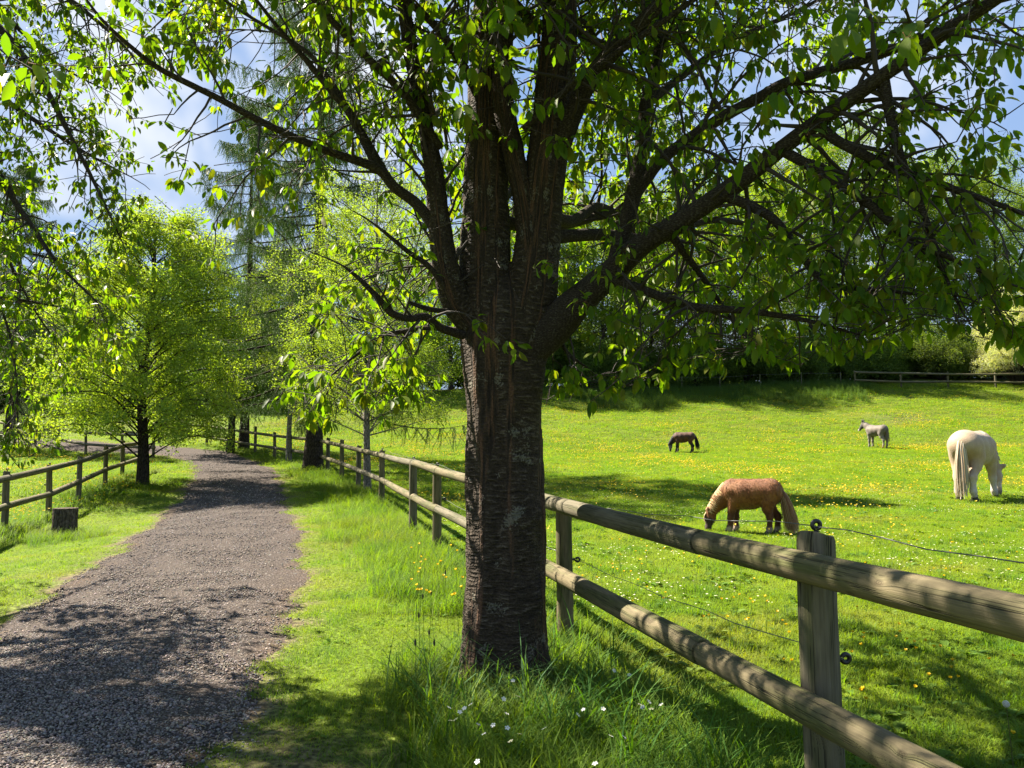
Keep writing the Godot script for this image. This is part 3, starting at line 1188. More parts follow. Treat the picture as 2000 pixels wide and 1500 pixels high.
func make_cherry() -> void:
	var t := Cherry.new()
	t.base = Vector3(-0.05, H(-0.05, -5.12), -5.12)
	var o := thing("cherry_tree", "big dark-barked cherry tree with several stems in front of the paddock fence", "tree", t.base)
	part("trunk", cherry_trunk(), M.bark, o)
	# upright stems
	var a := stem(t, o, [[962, 720, 5.13, 0.15], [950, 610, 5.14, 0.19], [948, 520, 5.17, 0.175], [949, 430, 5.2, 0.158], [950, 350, 5.23, 0.15], [955, 200, 5.28, 0.14], [960, 60, 5.33, 0.13], [962, -150, 5.42, 0.11], [950, -420, 5.5, 0.08], [930, -700, 5.6, 0.045]])
	var b := stem(t, o, [[1015, 720, 5.1, 0.16], [1034, 610, 5.1, 0.18], [1046, 520, 5.1, 0.158], [1054, 440, 5.1, 0.14], [1064, 350, 5.1, 0.135], [1078, 230, 5.12, 0.125], [1090, 100, 5.15, 0.12], [1098, -80, 5.2, 0.105], [1120, -350, 5.3, 0.07], [1160, -650, 5.4, 0.04]])
	var c := stem(t, o, [[1040, 560, 5.06, 0.10], [1036, 480, 5.05, 0.085], [1024, 390, 5.06, 0.070], [1003, 295, 5.06, 0.066], [981, 180, 5.05, 0.062], [985, 60, 5.0, 0.058], [1000, -120, 4.9, 0.06], [1040, -380, 4.7, 0.04]])
	var d := stem(t, o, [[930, 640, 5.1, 0.10], [893, 590, 5.04, 0.105], [872, 520, 5.0, 0.085], [858, 430, 5.0, 0.072], [846, 330, 5.0, 0.058], [826, 220, 5.05, 0.046], [802, 100, 5.1, 0.048], [780, -60, 5.2, 0.038], [740, -260, 5.3, 0.022]])
	# limbs to the left
	var e1 := branch(t, o, [[852, 450, 5.0, 0.05], [818, 402, 5.0, 0.052], [772, 367, 4.95, 0.045], [734, 328, 4.9, 0.042], [640, 295, 4.72, 0.033], [525, 245, 4.5, 0.029], [420, 189, 4.3, 0.025], [315, 136, 4.1, 0.021], [259, 94, 4.0, 0.016], [196, 35, 3.9, 0.011], [150, -30, 3.85, 0.006]], 12, 0.72)
	var e2 := branch(t, o, [[734, 328, 4.9, 0.03], [685, 227, 4.88, 0.032], [650, 182, 4.85, 0.03], [600, 120, 4.78, 0.024], [540, 50, 4.7, 0.018], [470, -40, 4.6, 0.010]], 12, 0.72)
	var e3 := branch(t, o, [[860, 290, 5.02, 0.04], [790, 185, 4.85, 0.038], [720, 115, 4.72, 0.033], [650, 42, 4.55, 0.028], [570, -50, 4.4, 0.018], [480, -150, 4.2, 0.010]], 12, 0.72)
	var e4 := branch(t, o, [[770, 365, 4.95, 0.026], [700, 245, 5.05, 0.026], [640, 150, 5.1, 0.024], [595, 98, 5.15, 0.021], [500, 40, 5.2, 0.016], [437, 0, 5.25, 0.012], [350, -60, 5.3, 0.007]], 12, 0.72)
	var e5 := branch(t, o, [[935, 190, 5.2, 0.045], [895, 112, 5.1, 0.042], [842, 42, 5.0, 0.036], [780, -10, 4.9, 0.03], [680, -110, 4.7, 0.018], [560, -230, 4.5, 0.010]], 12, 0.72)
	var f1 := branch(t, o, [[905, 655, 5.0, 0.03], [860, 640, 4.85, 0.026], [832, 619, 4.75, 0.025], [800, 622, 4.65, 0.023], [765, 612, 4.55, 0.022], [737, 580, 4.48, 0.018], [702, 545, 4.4, 0.013], [672, 520, 4.35, 0.006]], 10)
	var f2 := branch(t, o, [[885, 590, 5.0, 0.022], [842, 525, 4.85, 0.019], [795, 490, 4.75, 0.016], [748, 451, 4.65, 0.010]], 8)
	var f3 := branch(t, o, [[880, 608, 4.98, 0.02], [840, 604, 4.85, 0.017], [797, 590, 4.75, 0.011]], 8)
	var f4 := branch(t, o, [[892, 645, 5.15, 0.022], [830, 640, 5.3, 0.018], [760, 655, 5.4, 0.015], [700, 690, 5.45, 0.011], [640, 740, 5.5, 0.005]], 8)
	# limbs to the right
	var r1 := branch(t, o, [[1030, 690, 5.08, 0.13], [1085, 635, 5.02, 0.135], [1118, 600, 4.97, 0.118], [1160, 562, 4.92, 0.10], [1205, 522, 4.85, 0.088], [1260, 472, 4.72, 0.075], [1320, 437, 4.6, 0.064], [1400, 385, 4.48, 0.058], [1475, 330, 4.38, 0.054], [1530, 287, 4.28, 0.050], [1600, 236, 4.15, 0.046], [1700, 165, 3.98, 0.042], [1800, 95, 3.8, 0.037], [1900, 28, 3.62, 0.033], [2010, -40, 3.45, 0.026], [2200, -140, 3.2, 0.014]], 24, 0.93)
	var r2 := branch(t, o, [[1195, 530, 4.88, 0.05], [1212, 470, 4.9, 0.062], [1238, 380, 4.93, 0.06], [1252, 300, 4.96, 0.054], [1260, 210, 5.0, 0.048], [1276, 160, 5.05, 0.044], [1292, 60, 5.1, 0.036], [1310, -80, 5.2, 0.026], [1330, -280, 5.3, 0.014]], 20, 0.86)
	var r3 := branch(t, o, [[1236, 392, 4.92, 0.04], [1262, 350, 4.9, 0.045], [1300, 305, 4.86, 0.044], [1400, 236, 4.78, 0.042], [1480, 192, 4.7, 0.039], [1545, 158, 4.62, 0.037], [1685, 117, 4.48, 0.033], [1800, 75, 4.35, 0.028], [1950, 0, 4.15, 0.02], [2100, -80, 4.0, 0.012]], 16, 0.86)
	var r4 := branch(t, o, [[1078, 350, 5.08, 0.07], [1112, 240, 4.98, 0.074], [1155, 152, 4.86, 0.068], [1212, 86, 4.75, 0.058], [1265, 32, 4.62, 0.05], [1340, -50, 4.5, 0.038], [1480, -170, 4.3, 0.02], [1640, -270, 4.1, 0.011]], 20, 0.86)
	var r5 := branch(t, o, [[1022, 252, 4.9, 0.022], [1115, 168, 4.75, 0.022], [1210, 100, 4.65, 0.021], [1350, 3, 4.5, 0.016], [1480, -90, 4.35, 0.008]], 10)
	var r6 := branch(t, o, [[1190, 537, 4.86, 0.034], [1245, 562, 4.7, 0.030], [1350, 598, 4.5, 0.025], [1457, 607, 4.3, 0.02], [1580, 627, 4.12, 0.012], [1680, 655, 4.0, 0.005]], 10)
	var r7 := branch(t, o, [[1525, 292, 4.29, 0.03], [1608, 340, 4.18, 0.028], [1702, 402, 4.02, 0.024], [1772, 465, 3.9, 0.018], [1853, 502, 3.75, 0.014], [1950, 545, 3.6, 0.006]], 10)
	var r8 := branch(t, o, [[1595, 240, 4.16, 0.032], [1643, 280, 4.1, 0.028], [1755, 332, 3.95, 0.024], [1850, 365, 3.82, 0.019], [1940, 396, 3.7, 0.014], [2060, 440, 3.55, 0.006]], 10)
	var r9 := branch(t, o, [[1410, 380, 4.47, 0.032], [1503, 422, 4.35, 0.027], [1560, 490, 4.25, 0.023], [1615, 553, 4.15, 0.018], [1720, 566, 4.0, 0.012], [1830, 580, 3.85, 0.005]], 10)
	var r10 := branch(t, o, [[1725, 150, 3.95, 0.03], [1755, 297, 3.9, 0.024], [1798, 400, 3.85, 0.018], [1838, 520, 3.8, 0.010], [1880, 610, 3.75, 0.005]], 10)
	var r11 := branch(t, o, [[1300, 445, 4.62, 0.03], [1345, 505, 4.75, 0.024], [1385, 560, 4.85, 0.018], [1440, 640, 4.95, 0.009], [1480, 690, 5.0, 0.004]], 10)
	var r12 := branch(t, o, [[1115, 615, 5.0, 0.024], [1090, 650, 5.2, 0.02], [1110, 690, 5.35, 0.012], [1150, 720, 5.45, 0.005]], 8)
	var r13 := branch(t, o, [[1262, 205, 5.0, 0.035], [1330, 150, 5.2, 0.03], [1430, 80, 5.4, 0.024], [1560, 20, 5.6, 0.016], [1700, -60, 5.8, 0.007]], 12, 0.86)
	# crown above the frame, which shades the grass and the rails
	var tops := []
	for k in 20:
		var from: PackedVector3Array = [a[0], b[0], c[0], a[0], b[0], a[0], b[0], d[0], c[0]][k % 9]
		var i := from.size() - 3 - (k % 4) * 5
		var p := from[i]
		var az := 2.39996 * k + 0.5
		var rows := []
		for s in 7:
			var q := s / 6.0
			rows.append([p + Vector3(cos(az), 0, sin(az)) * q * (2.0 + 0.08 * k) + Vector3(0, 1.0 * q - 0.7 * q * q + 0.1 * sin(k + s * 2.0), 0), 0.035 * (1.0 - q) + 0.005])
		var line := catmull(rows, 4)
		var g := Geo.new()
		tube(g, line[0], line[1], 8, Color.WHITE)
		part("branch", g.mesh(), M.limb, o)
		tops.append(line)
	# limbs that reach away behind the stems: their shade falls on the paddock's near edge
	for k in 6:
		var from: PackedVector3Array = [a[0], b[0]][k % 2]
		var p := from[14 + 3 * k]
		var az := -PI / 2 - 0.35 + ((k * 5) % 6) * 0.27
		var rows := []
		for s in 7:
			var q := s / 6.0
			rows.append([p + Vector3(cos(az), 0, sin(az)) * q * 3.2 + Vector3(0, 1.1 * q - 0.6 * q * q + 0.08 * sin(k + s * 2.0), 0), 0.045 * (1.0 - q) + 0.005])
		var line := catmull(rows, 4)
		var g := Geo.new()
		tube(g, line[0], line[1], 10, Color.WHITE)
		part("branch", g.mesh(), M.limb, o)
		dress(t, line, 0.13, 0.5, 1.2, 0.75, 0.12, 0.09, 0.3, 0.15)
	# shoots and leaves
	for q in [e1, e2, e3, e4]:
		dress(t, q, 0.095, 0.3, 0.95, 0.46, 0.14, 0.080, 0.15, 0.1)
	dress(t, e5, 0.11, 0.4, 0.9, 0.5, 0.15, 0.08)
	dress(t, d, 0.10, 0.3, 0.8, 0.30, 0.0, 0.08, 0.1, 1.1)
	dress(t, f1, 0.10, 0.2, 0.65, 0.45, 0.35, 0.08, 0.3, -0.2)
	dress(t, f4, 0.042, 0.3, 0.8, 0.95, 0.5, 0.088, 0.15, -0.2)
	dress(t, f2, 0.2, 0.15, 0.4, 0.3, 0.2, 0.085)
	for q in [a, b, c]:
		dress(t, q, 0.17, 0.3, 0.95, 0.36, 0.1, 0.076, 0.42)
	dress(t, r1, 0.068, 0.4, 1.1, 0.80, 0.22, 0.076, 0.2, 0.1)
	dress(t, r2, 0.09, 0.35, 1.0, 0.7, 0.2, 0.08)
	for q in [r3, r4, r13]:
		dress(t, q, 0.075, 0.4, 1.1, 0.76, 0.2, 0.076, 0.15, 0.1)
	dress(t, r5, 0.14, 0.3, 0.7, 0.7, 0.2, 0.08)
	for q in [r6, r7, r8, r9, r10, r11]:
		dress(t, q, 0.062, 0.3, 0.85, 0.9, 0.3, 0.079, 0.12, -0.02)
	dress(t, r12, 0.05, 0.25, 0.6, 0.95, 0.4, 0.088, 0.1, -0.1)
	for q in tops:
		dress(t, q, 0.085, 0.5, 1.2, 0.9, 0.15, 0.10, 0.15, 0.1)
	# a few sprigs that hang in front of the stems
	for q in [[905, 205, 3.7, 6], [985, 10, 3.3, 5], [1085, 75, 3.6, 4], [870, 180, 4.2, 4], [1405, 20, 3.0, 5], [1650, 60, 2.7, 6], [1770, 75, 2.6, 5], [1510, 180, 3.1, 5], [1460, 300, 3.4, 5]]:
		var at := P(q[0], q[1], q[2]) - t.base
		shoot(t, at + Vector3(0.15, 0.5, -0.2), Vector3(-0.25, -0.9, 0.25).normalized(), 0.42, 0.004, 0.6, 0.2, 0.1, 0)
		whorl(t, at, Vector3(0, -1, 0.2).normalized(), q[3], 0.11)
	finish_leaves(t, o, 300)


func make_left_cherry() -> void:
	# its trunk stands just outside the left edge; boughs hang into the view
	var t := Cherry.new()
	t.base = Vector3(-7.1, H(-7.1, -7.6), -7.6)
	t.low_left = 1.35
	var o := thing("cherry_tree", "cherry tree at the left edge whose leafy boughs hang into the view", "tree", t.base)
	var trunk := catmull([[Vector3(0, -0.2, 0), 0.30], [Vector3(0.02, 0.4, 0), 0.235], [Vector3(-0.03, 1.4, 0.02), 0.21], [Vector3(0.03, 2.4, 0), 0.20], [Vector3(0.05, 3.6, -0.05), 0.15], [Vector3(0.0, 5.0, 0.0), 0.10], [Vector3(0.1, 6.4, 0.0), 0.05]], 6)
	var g := Geo.new()
	tube(g, trunk[0], trunk[1], 28, Color.WHITE, true, 0.06)
	part("trunk", g.mesh(), M.bark, o)
	var s := P(-395, 190, 7.6)
	s = t.base + Vector3(0, 2.6, 0)
	var lines := []
	var ends := [
		[[-250, 60, 7.3, 0.05], [-60, 20, 6.9, 0.04], [60, 130, 6.6, 0.028], [150, 290, 6.4, 0.018], [205, 400, 6.3, 0.011], [240, 475, 6.2, 0.004]],
		[[-250, 190, 7.4, 0.05], [-50, 290, 7.0, 0.035], [40, 410, 6.8, 0.024], [110, 510, 6.6, 0.015], [190, 590, 6.5, 0.005]],
		[[-260, -120, 7.2, 0.05], [-30, -110, 6.8, 0.04], [110, -20, 6.5, 0.024], [200, 50, 6.35, 0.015], [262, 110, 6.2, 0.005]],
		[[-260, 380, 7.5, 0.03], [-80, 500, 7.2, 0.018], [0, 600, 7.0, 0.012], [30, 720, 6.9, 0.008], [35, 850, 6.8, 0.005]],
		[[-250, 60, 7.3, 0.04], [-60, 150, 7.3, 0.03], [60, 230, 7.2, 0.022], [170, 300, 7.1, 0.013], [255, 345, 7.0, 0.005]],
		[[-250, -80, 7.6, 0.04], [-60, -40, 7.8, 0.03], [40, 60, 7.9, 0.022], [120, 130, 7.9, 0.013], [215, 180, 7.9, 0.005]],
		[[-250, 250, 7.7, 0.04], [-80, 370, 7.9, 0.026], [0, 480, 8.0, 0.018], [70, 610, 8.0, 0.010], [130, 690, 8.0, 0.004]],
		[[-300, -250, 6.9, 0.05], [-120, -330, 6.2, 0.04], [40, -330, 5.6, 0.026], [160, -260, 5.2, 0.014], [230, -150, 5.0, 0.005]],
	]
	for rows in ends:
		var pts := [[s - t.base + Vector3(0, rng.randf_range(-0.2, 0.8), 0), 0.075]]
		for q in rows:
			pts.append([P(q[0], q[1], q[2]) - t.base, q[3]])
		var line := catmull(pts, 7)
		var gg := Geo.new()
		tube(gg, line[0], line[1], 10, Color.WHITE, true, 0.08)
		part("branch", gg.mesh(), M.limb, o)
		lines.append(line)
	for k in 12:
		# the part of the crown that is out of the picture: it shades the near path
		var az := 2.39996 * k
		var rows := []
		var from := Vector3(0, 2.9 + 0.15 * k, 0)
		for q in 6:
			var f := q / 5.0
			rows.append([from + Vector3(cos(az), 0.35 - 0.3 * f, sin(az)) * f * (2.7 - 0.05 * k), 0.05 * (1.0 - f) + 0.005])
		var line := catmull(rows, 4)
		var gg := Geo.new()
		tube(gg, line[0], line[1], 8, Color.WHITE)
		part("branch", gg.mesh(), M.limb, o)
		dress(t, line, 0.26, 0.5, 1.2, 0.85, 0.15, 0.11, 0.25, 0.05)
	for q in lines:
		dress(t, q, 0.045, 0.25, 0.6, 0.9, 0.3, 0.074, 0.3, -0.05)
	# a spray close to the lens in the top left corner
	t.keep_from = 1.0
	for q in [[10, 60, 1.9, 4], [70, 150, 2.0, 4], [30, 170, 2.1, 3], [-10, 140, 1.8, 4], [95, 160, 2.2, 3]]:
		var at := P(q[0], q[1] - 25, q[2]) - t.base
		whorl(t, at, Vector3(0.3, -0.8, 0.2).normalized(), q[3], 0.068)
	shoot(t, P(-160, -60, 2.0) - t.base, Vector3(0.8, -0.75, 0).normalized(), 0.42, 0.004, 0.0, 0.1, 0.08, 0)
	finish_leaves(t, o, 260)


# ------------------------------------------------------------------ other trees
var clumps: Array[ArrayMesh] = []


func clump(count: int, size: float, wide: float, hang: float, seed_: int) -> ArrayMesh:
	# a loose ball of leaves with a radius of about one
	rng.seed = 4000 + seed_
	var g := Geo.new()
	for k in count:
		var at := any_dir() * pow(rng.randf(), 0.45)
		at.y *= 0.75
		var d := (any_dir() + at.normalized() * 0.6 + Vector3(0, -hang, 0)).normalized()
		var up := (Vector3(0, 0.7, 0) + any_dir() * 0.8).normalized()
		small_leaf(g, at, d, up, size * rng.randf_range(0.7, 1.2), wide, vary(Color(0.9, 0.9, 0.9), 0.22))
	return g.mesh()


func needle_strand(seed_: int, length: float, tufts: int) -> ArrayMesh:
	# a hanging larch twig with tufts of needles
	rng.seed = 5000 + seed_
	var g := Geo.new()
	var p := Vector3.ZERO
	var d := Vector3(rng.randf_range(-0.5, 0.5), -1, rng.randf_range(-0.5, 0.5)).normalized()
	var pts := PackedVector3Array()
	var rad := PackedFloat32Array()
	for k in tufts:
		pts.append(p)
		rad.append(0.006 * (1.0 - 0.7 * k / tufts))
		for j in 7:
			var nd := (any_dir() + d * 0.3).normalized()
			var side := nd.cross(any_dir()).normalized() * 0.006
			var e := p + nd * rng.randf_range(0.03, 0.055)
			var c := vary(Color(0.9, 0.9, 0.9), 0.25)
			var nn := nd.cross(side).normalized()
			var q := g.p(p - side, nn, c, Vector2.ZERO)
			g.p(p + side, nn, c, Vector2.ZERO)
			g.p(e, nn, c, Vector2.ZERO)
			g.t(q, q + 1, q + 2)
		p += d * length / tufts
		d = (d + any_dir() * 0.18 + Vector3(0, -0.05, 0)).normalized()
	tube(g, pts, rad, 3, Color(0.45, 0.33, 0.25))
	return g.mesh()


func broadleaf(called: String, label: String, at: Vector3, o_: Dictionary, group := "") -> Node3D:
	# o_: height, low (where the crown begins), wide (radius), trunk (radius), limbs, each (clumps a limb), size (of a clump), color, bark, kind of clump, form (0 egg, 1 tall, 2 wide), up (how steeply limbs rise)
	var o := thing(called, label, "tree", at, 0.0, group)
	var h: float = o_.height
	var low: float = o_.low
	var wide: float = o_.wide
	var rt: float = o_.trunk
	var g := Geo.new()
	var bark: Color = o_.get("bark", Color(0.07, 0.058, 0.048))
	var lean := Vector3(rng.randf_range(-1, 1), 0, rng.randf_range(-1, 1)) * float(o_.get("lean", 0.03))
	var rows := []
	for k in 7:
		var f := k / 6.0
		rows.append([Vector3(0, -0.3 + (h * 0.95 + 0.3) * f, 0) + lean * h * f * f + Vector3(sin(f * 7.0 + at.x), 0, cos(f * 6.0 + at.z)) * 0.012 * h * f * (1.0 - f) * 4.0, rt * (1.25 if k == 0 else 1.0) * pow(1.0 - f * 0.97, 0.8) + 0.008])
	var line := catmull(rows, 4)
	var tp: PackedVector3Array = line[0]
	var tr: PackedFloat32Array = line[1]
	tube(g, tp, tr, 12, bark, false, 0.06)
	var where: Array[Transform3D] = []
	var tint := PackedColorArray()
	var limbs: int = o_.limbs
	var size: float = o_.size
	var base_col: Color = o_.color
	var up_: float = o_.get("up", 0.5)
	for k in limbs:
		var f := (k + rng.randf()) / limbs
		var y := lerpf(low, h * 0.97, f)
		# reach of the crown at this height
		var q := (y - low) / (h - low)
		var reach: float
		match int(o_.get("form", 0)):
			1: reach = wide * pow(maxf(1.0 - q, 0.0), 0.75) * smoothstep(-0.12, 0.15, q) + 0.25
			3: reach = wide * (0.86 + 0.14 * sin(k * 1.7)) * sqrt(maxf(0.02, 1.0 - pow((q - 0.32) / (0.68 if q > 0.32 else 0.75), 2.0)))
			2: reach = wide * sqrt(maxf(0.05, 1.0 - pow(q * 1.15 - 0.25, 2.0)))
			_: reach = wide * sqrt(maxf(0.03, 1.0 - pow(q * 2.0 - 0.75, 2.0) * 0.62))
		reach *= rng.randf_range(0.72, 1.12)
		var az := k * 2.39996 + rng.randf_range(-0.4, 0.4)
		var ty := clampf((y - reach * up_ * 0.55) / h, minf(low * rng.randf_range(0.85, 1.7), y) / h, 0.96)
		var idx := int(ty * (tp.size() - 1))
		var p0 := tp[idx]
		var out := Vector3(cos(az), 0, sin(az))
		var tip := Vector3(p0.x + out.x * reach, y, p0.z + out.z * reach)
		var mid := p0.lerp(tip, 0.5) + Vector3(0, reach * float(o_.get("rise", 0.06)), 0) + any_dir() * reach * 0.06
		var lr := minf(tr[idx] * 0.5, 0.006 + reach * 0.0075)
		var limb := catmull([[p0, lr], [mid, lr * 0.65], [tip, 0.006]], 4)
		tube(g, limb[0], limb[1], 5, bark)
		var lp: PackedVector3Array = limb[0]
		var each: int = o_.each
		for c in each:
			var s := lerpf(float(o_.get("inner", 0.35)), 1.05, pow(rng.randf(), 0.7))
			var at2 := lp[clampi(int(s * (lp.size() - 1)), 0, lp.size() - 1)] + any_dir() * size * rng.randf_range(0.3, 1.3) * (0.6 + 0.5 * s)
			var sc := size * rng.randf_range(0.6, 1.15)
			where.append(Transform3D(Basis.from_euler(Vector3(rng.randf_range(-0.4, 0.4), rng.randf() * TAU, rng.randf_range(-0.4, 0.4))).scaled(Vector3(sc, sc * 0.8, sc)), at2))
			tint.append(vary(base_col, 0.18))
			if c % 3 == 0:
				var st := PackedVector3Array([lp[clampi(int(s * (lp.size() - 1)), 0, lp.size() - 1)], at2])
				tube(g, st, PackedFloat32Array([maxf(0.006, lr * 0.3), 0.003]), 3, bark)
	part("trunk", g.mesh(), M.far_bark, o)
	scatter("crown", clumps[int(o_.get("clump", 0))], M.tree_leaf, where, tint, o).set_meta("kind", "stuff")
	return o


func larch(called: String, label: String, at: Vector3, h: float, low: float, wide: float, rt: float, tiers: int, color: Color, strands: Array[ArrayMesh]) -> void:
	var o := thing(called, label, "tree", at)
	var g := Geo.new()
	var bark := Color(0.085, 0.068, 0.055)
	var tp := PackedVector3Array()
	var tr := PackedFloat32Array()
	for k in 40:
		var f := k / 39.0
		tp.append(Vector3(sin(f * 5.0) * 0.06, -0.3 + (h + 0.3) * f, cos(f * 4.0) * 0.05))
		tr.append(rt * (pow(1.0 - f, 0.85) + 0.02) * (1.0 + 0.55 * exp(-f * h * 1.3)))
	tube(g, tp, tr, 20, bark, false, 0.10)
	part("trunk", g.mesh(), M.far_bark, o)
	var b := Geo.new()
	var where: Array = []
	var tint: Array = []
	for q in strands.size():
		where.append([] as Array[Transform3D])
		tint.append(PackedColorArray())
	for k in tiers:
		var f := (k + rng.randf()) / tiers
		var y := lerpf(low, h * 0.98, f)
		var reach := wide * pow(1.0 - f, 0.6) * rng.randf_range(0.6, 1.1) + 0.25
		var az := k * 2.4 + rng.randf_range(-0.5, 0.5)
		var out := Vector3(cos(az), 0, sin(az))
		var drop := -0.10 - 0.22 * (1.0 - f)
		var pts := PackedVector3Array()
		var rad := PackedFloat32Array()
		var n := 14
		for s in n + 1:
			var u := float(s) / n
			var c := Vector3(0, y, 0) + out * reach * u + Vector3(0, reach * (drop * u * 1.5 + 0.28 * u * u * u), 0)
			c += Vector3(sin(u * 9.0 + k), 0, cos(u * 8.0 + k)) * 0.05 * reach * u * 0.6
			pts.append(c)
			rad.append(lerpf(0.010 + reach * 0.009, 0.005, u))
			if u > 0.15:
				var many := 10
				for m in many:
					# side twigs, then strands that hang from them
					var side := (out.cross(Vector3.UP) * (1.0 if m % 2 else -1.0) + out * 0.5).normalized()
					var l := rng.randf_range(0.0, 0.55) * (0.35 + 0.65 * reach / wide) * (1.1 - 0.5 * u)
					var e := c + side * l + Vector3(0, -0.1 * l, 0)
					if m % 3 == 0:
						tube(b, PackedVector3Array([c, e]), PackedFloat32Array([0.006, 0.003]), 3, bark)
					var kind := rng.randi() % strands.size()
					var sc := rng.randf_range(0.7, 1.3)
					where[kind].append(Transform3D(Basis.from_euler(Vector3(rng.randf_range(-0.5, 0.5), rng.randf() * TAU, rng.randf_range(-0.5, 0.5))).scaled(Vector3.ONE * sc), e))
					tint[kind].append(vary(color, 0.25))
		tube(b, pts, rad, 5, bark)
	part("branches", b.mesh(), M.far_bark, o).set_meta("kind", "stuff")
	for q in strands.size():
		scatter("crown", strands[q], M.needle, where[q], tint[q], o).set_meta("kind", "stuff")


func bush(called: String, label: String, category: String, at: Vector3, size: Vector3, count: int, clump_size: float, color: Color, kind: int, group := "") -> Node3D:
	# stems from one root, leaf clumps to the ground
	var o := thing(called, label, category, at, 0.0, group)
	var g := Geo.new()
	var where: Array[Transform3D] = []
	var tint := PackedColorArray()
	var per := 14
	var stems := count / per
	for k in stems:
		var d := any_dir()
		d.y = absf(d.y)
		var tip := Vector3(d.x * size.x, (0.12 + 0.9 * d.y) * size.y, d.z * size.z) * rng.randf_range(0.65, 1.08)
		var line := catmull([[Vector3(d.x * 0.2, -0.1, d.z * 0.2), 0.035], [tip * 0.5 + Vector3(0, size.y * 0.12, 0), 0.02], [tip, 0.006]], 3)
		tube(g, line[0], line[1], 4, Color(0.06, 0.05, 0.04))
		var lp: PackedVector3Array = line[0]
		for c in per:
			var s := lerpf(0.35, 1.0, pow(rng.randf(), 0.6))
			var p := lp[int(s * (lp.size() - 1))] + any_dir() * clump_size * 1.1
			var sc := clump_size * rng.randf_range(0.6, 1.2)
			p.y = maxf(p.y, 0.1)
			where.append(Transform3D(Basis.from_euler(Vector3(rng.randf_range(-0.4, 0.4), rng.randf() * TAU, 0)).scaled(Vector3(sc, sc * 0.8, sc)), p))
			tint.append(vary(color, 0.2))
	part("stems", g.mesh(), M.far_bark, o)
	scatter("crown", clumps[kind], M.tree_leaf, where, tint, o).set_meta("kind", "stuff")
	return o


var ordinals := ["first", "second", "third", "fourth", "fifth", "sixth", "seventh", "eighth", "ninth", "tenth", "eleventh", "twelfth", "thirteenth", "fourteenth", "fifteenth", "sixteenth", "seventeenth", "eighteenth", "nineteenth", "twentieth"]


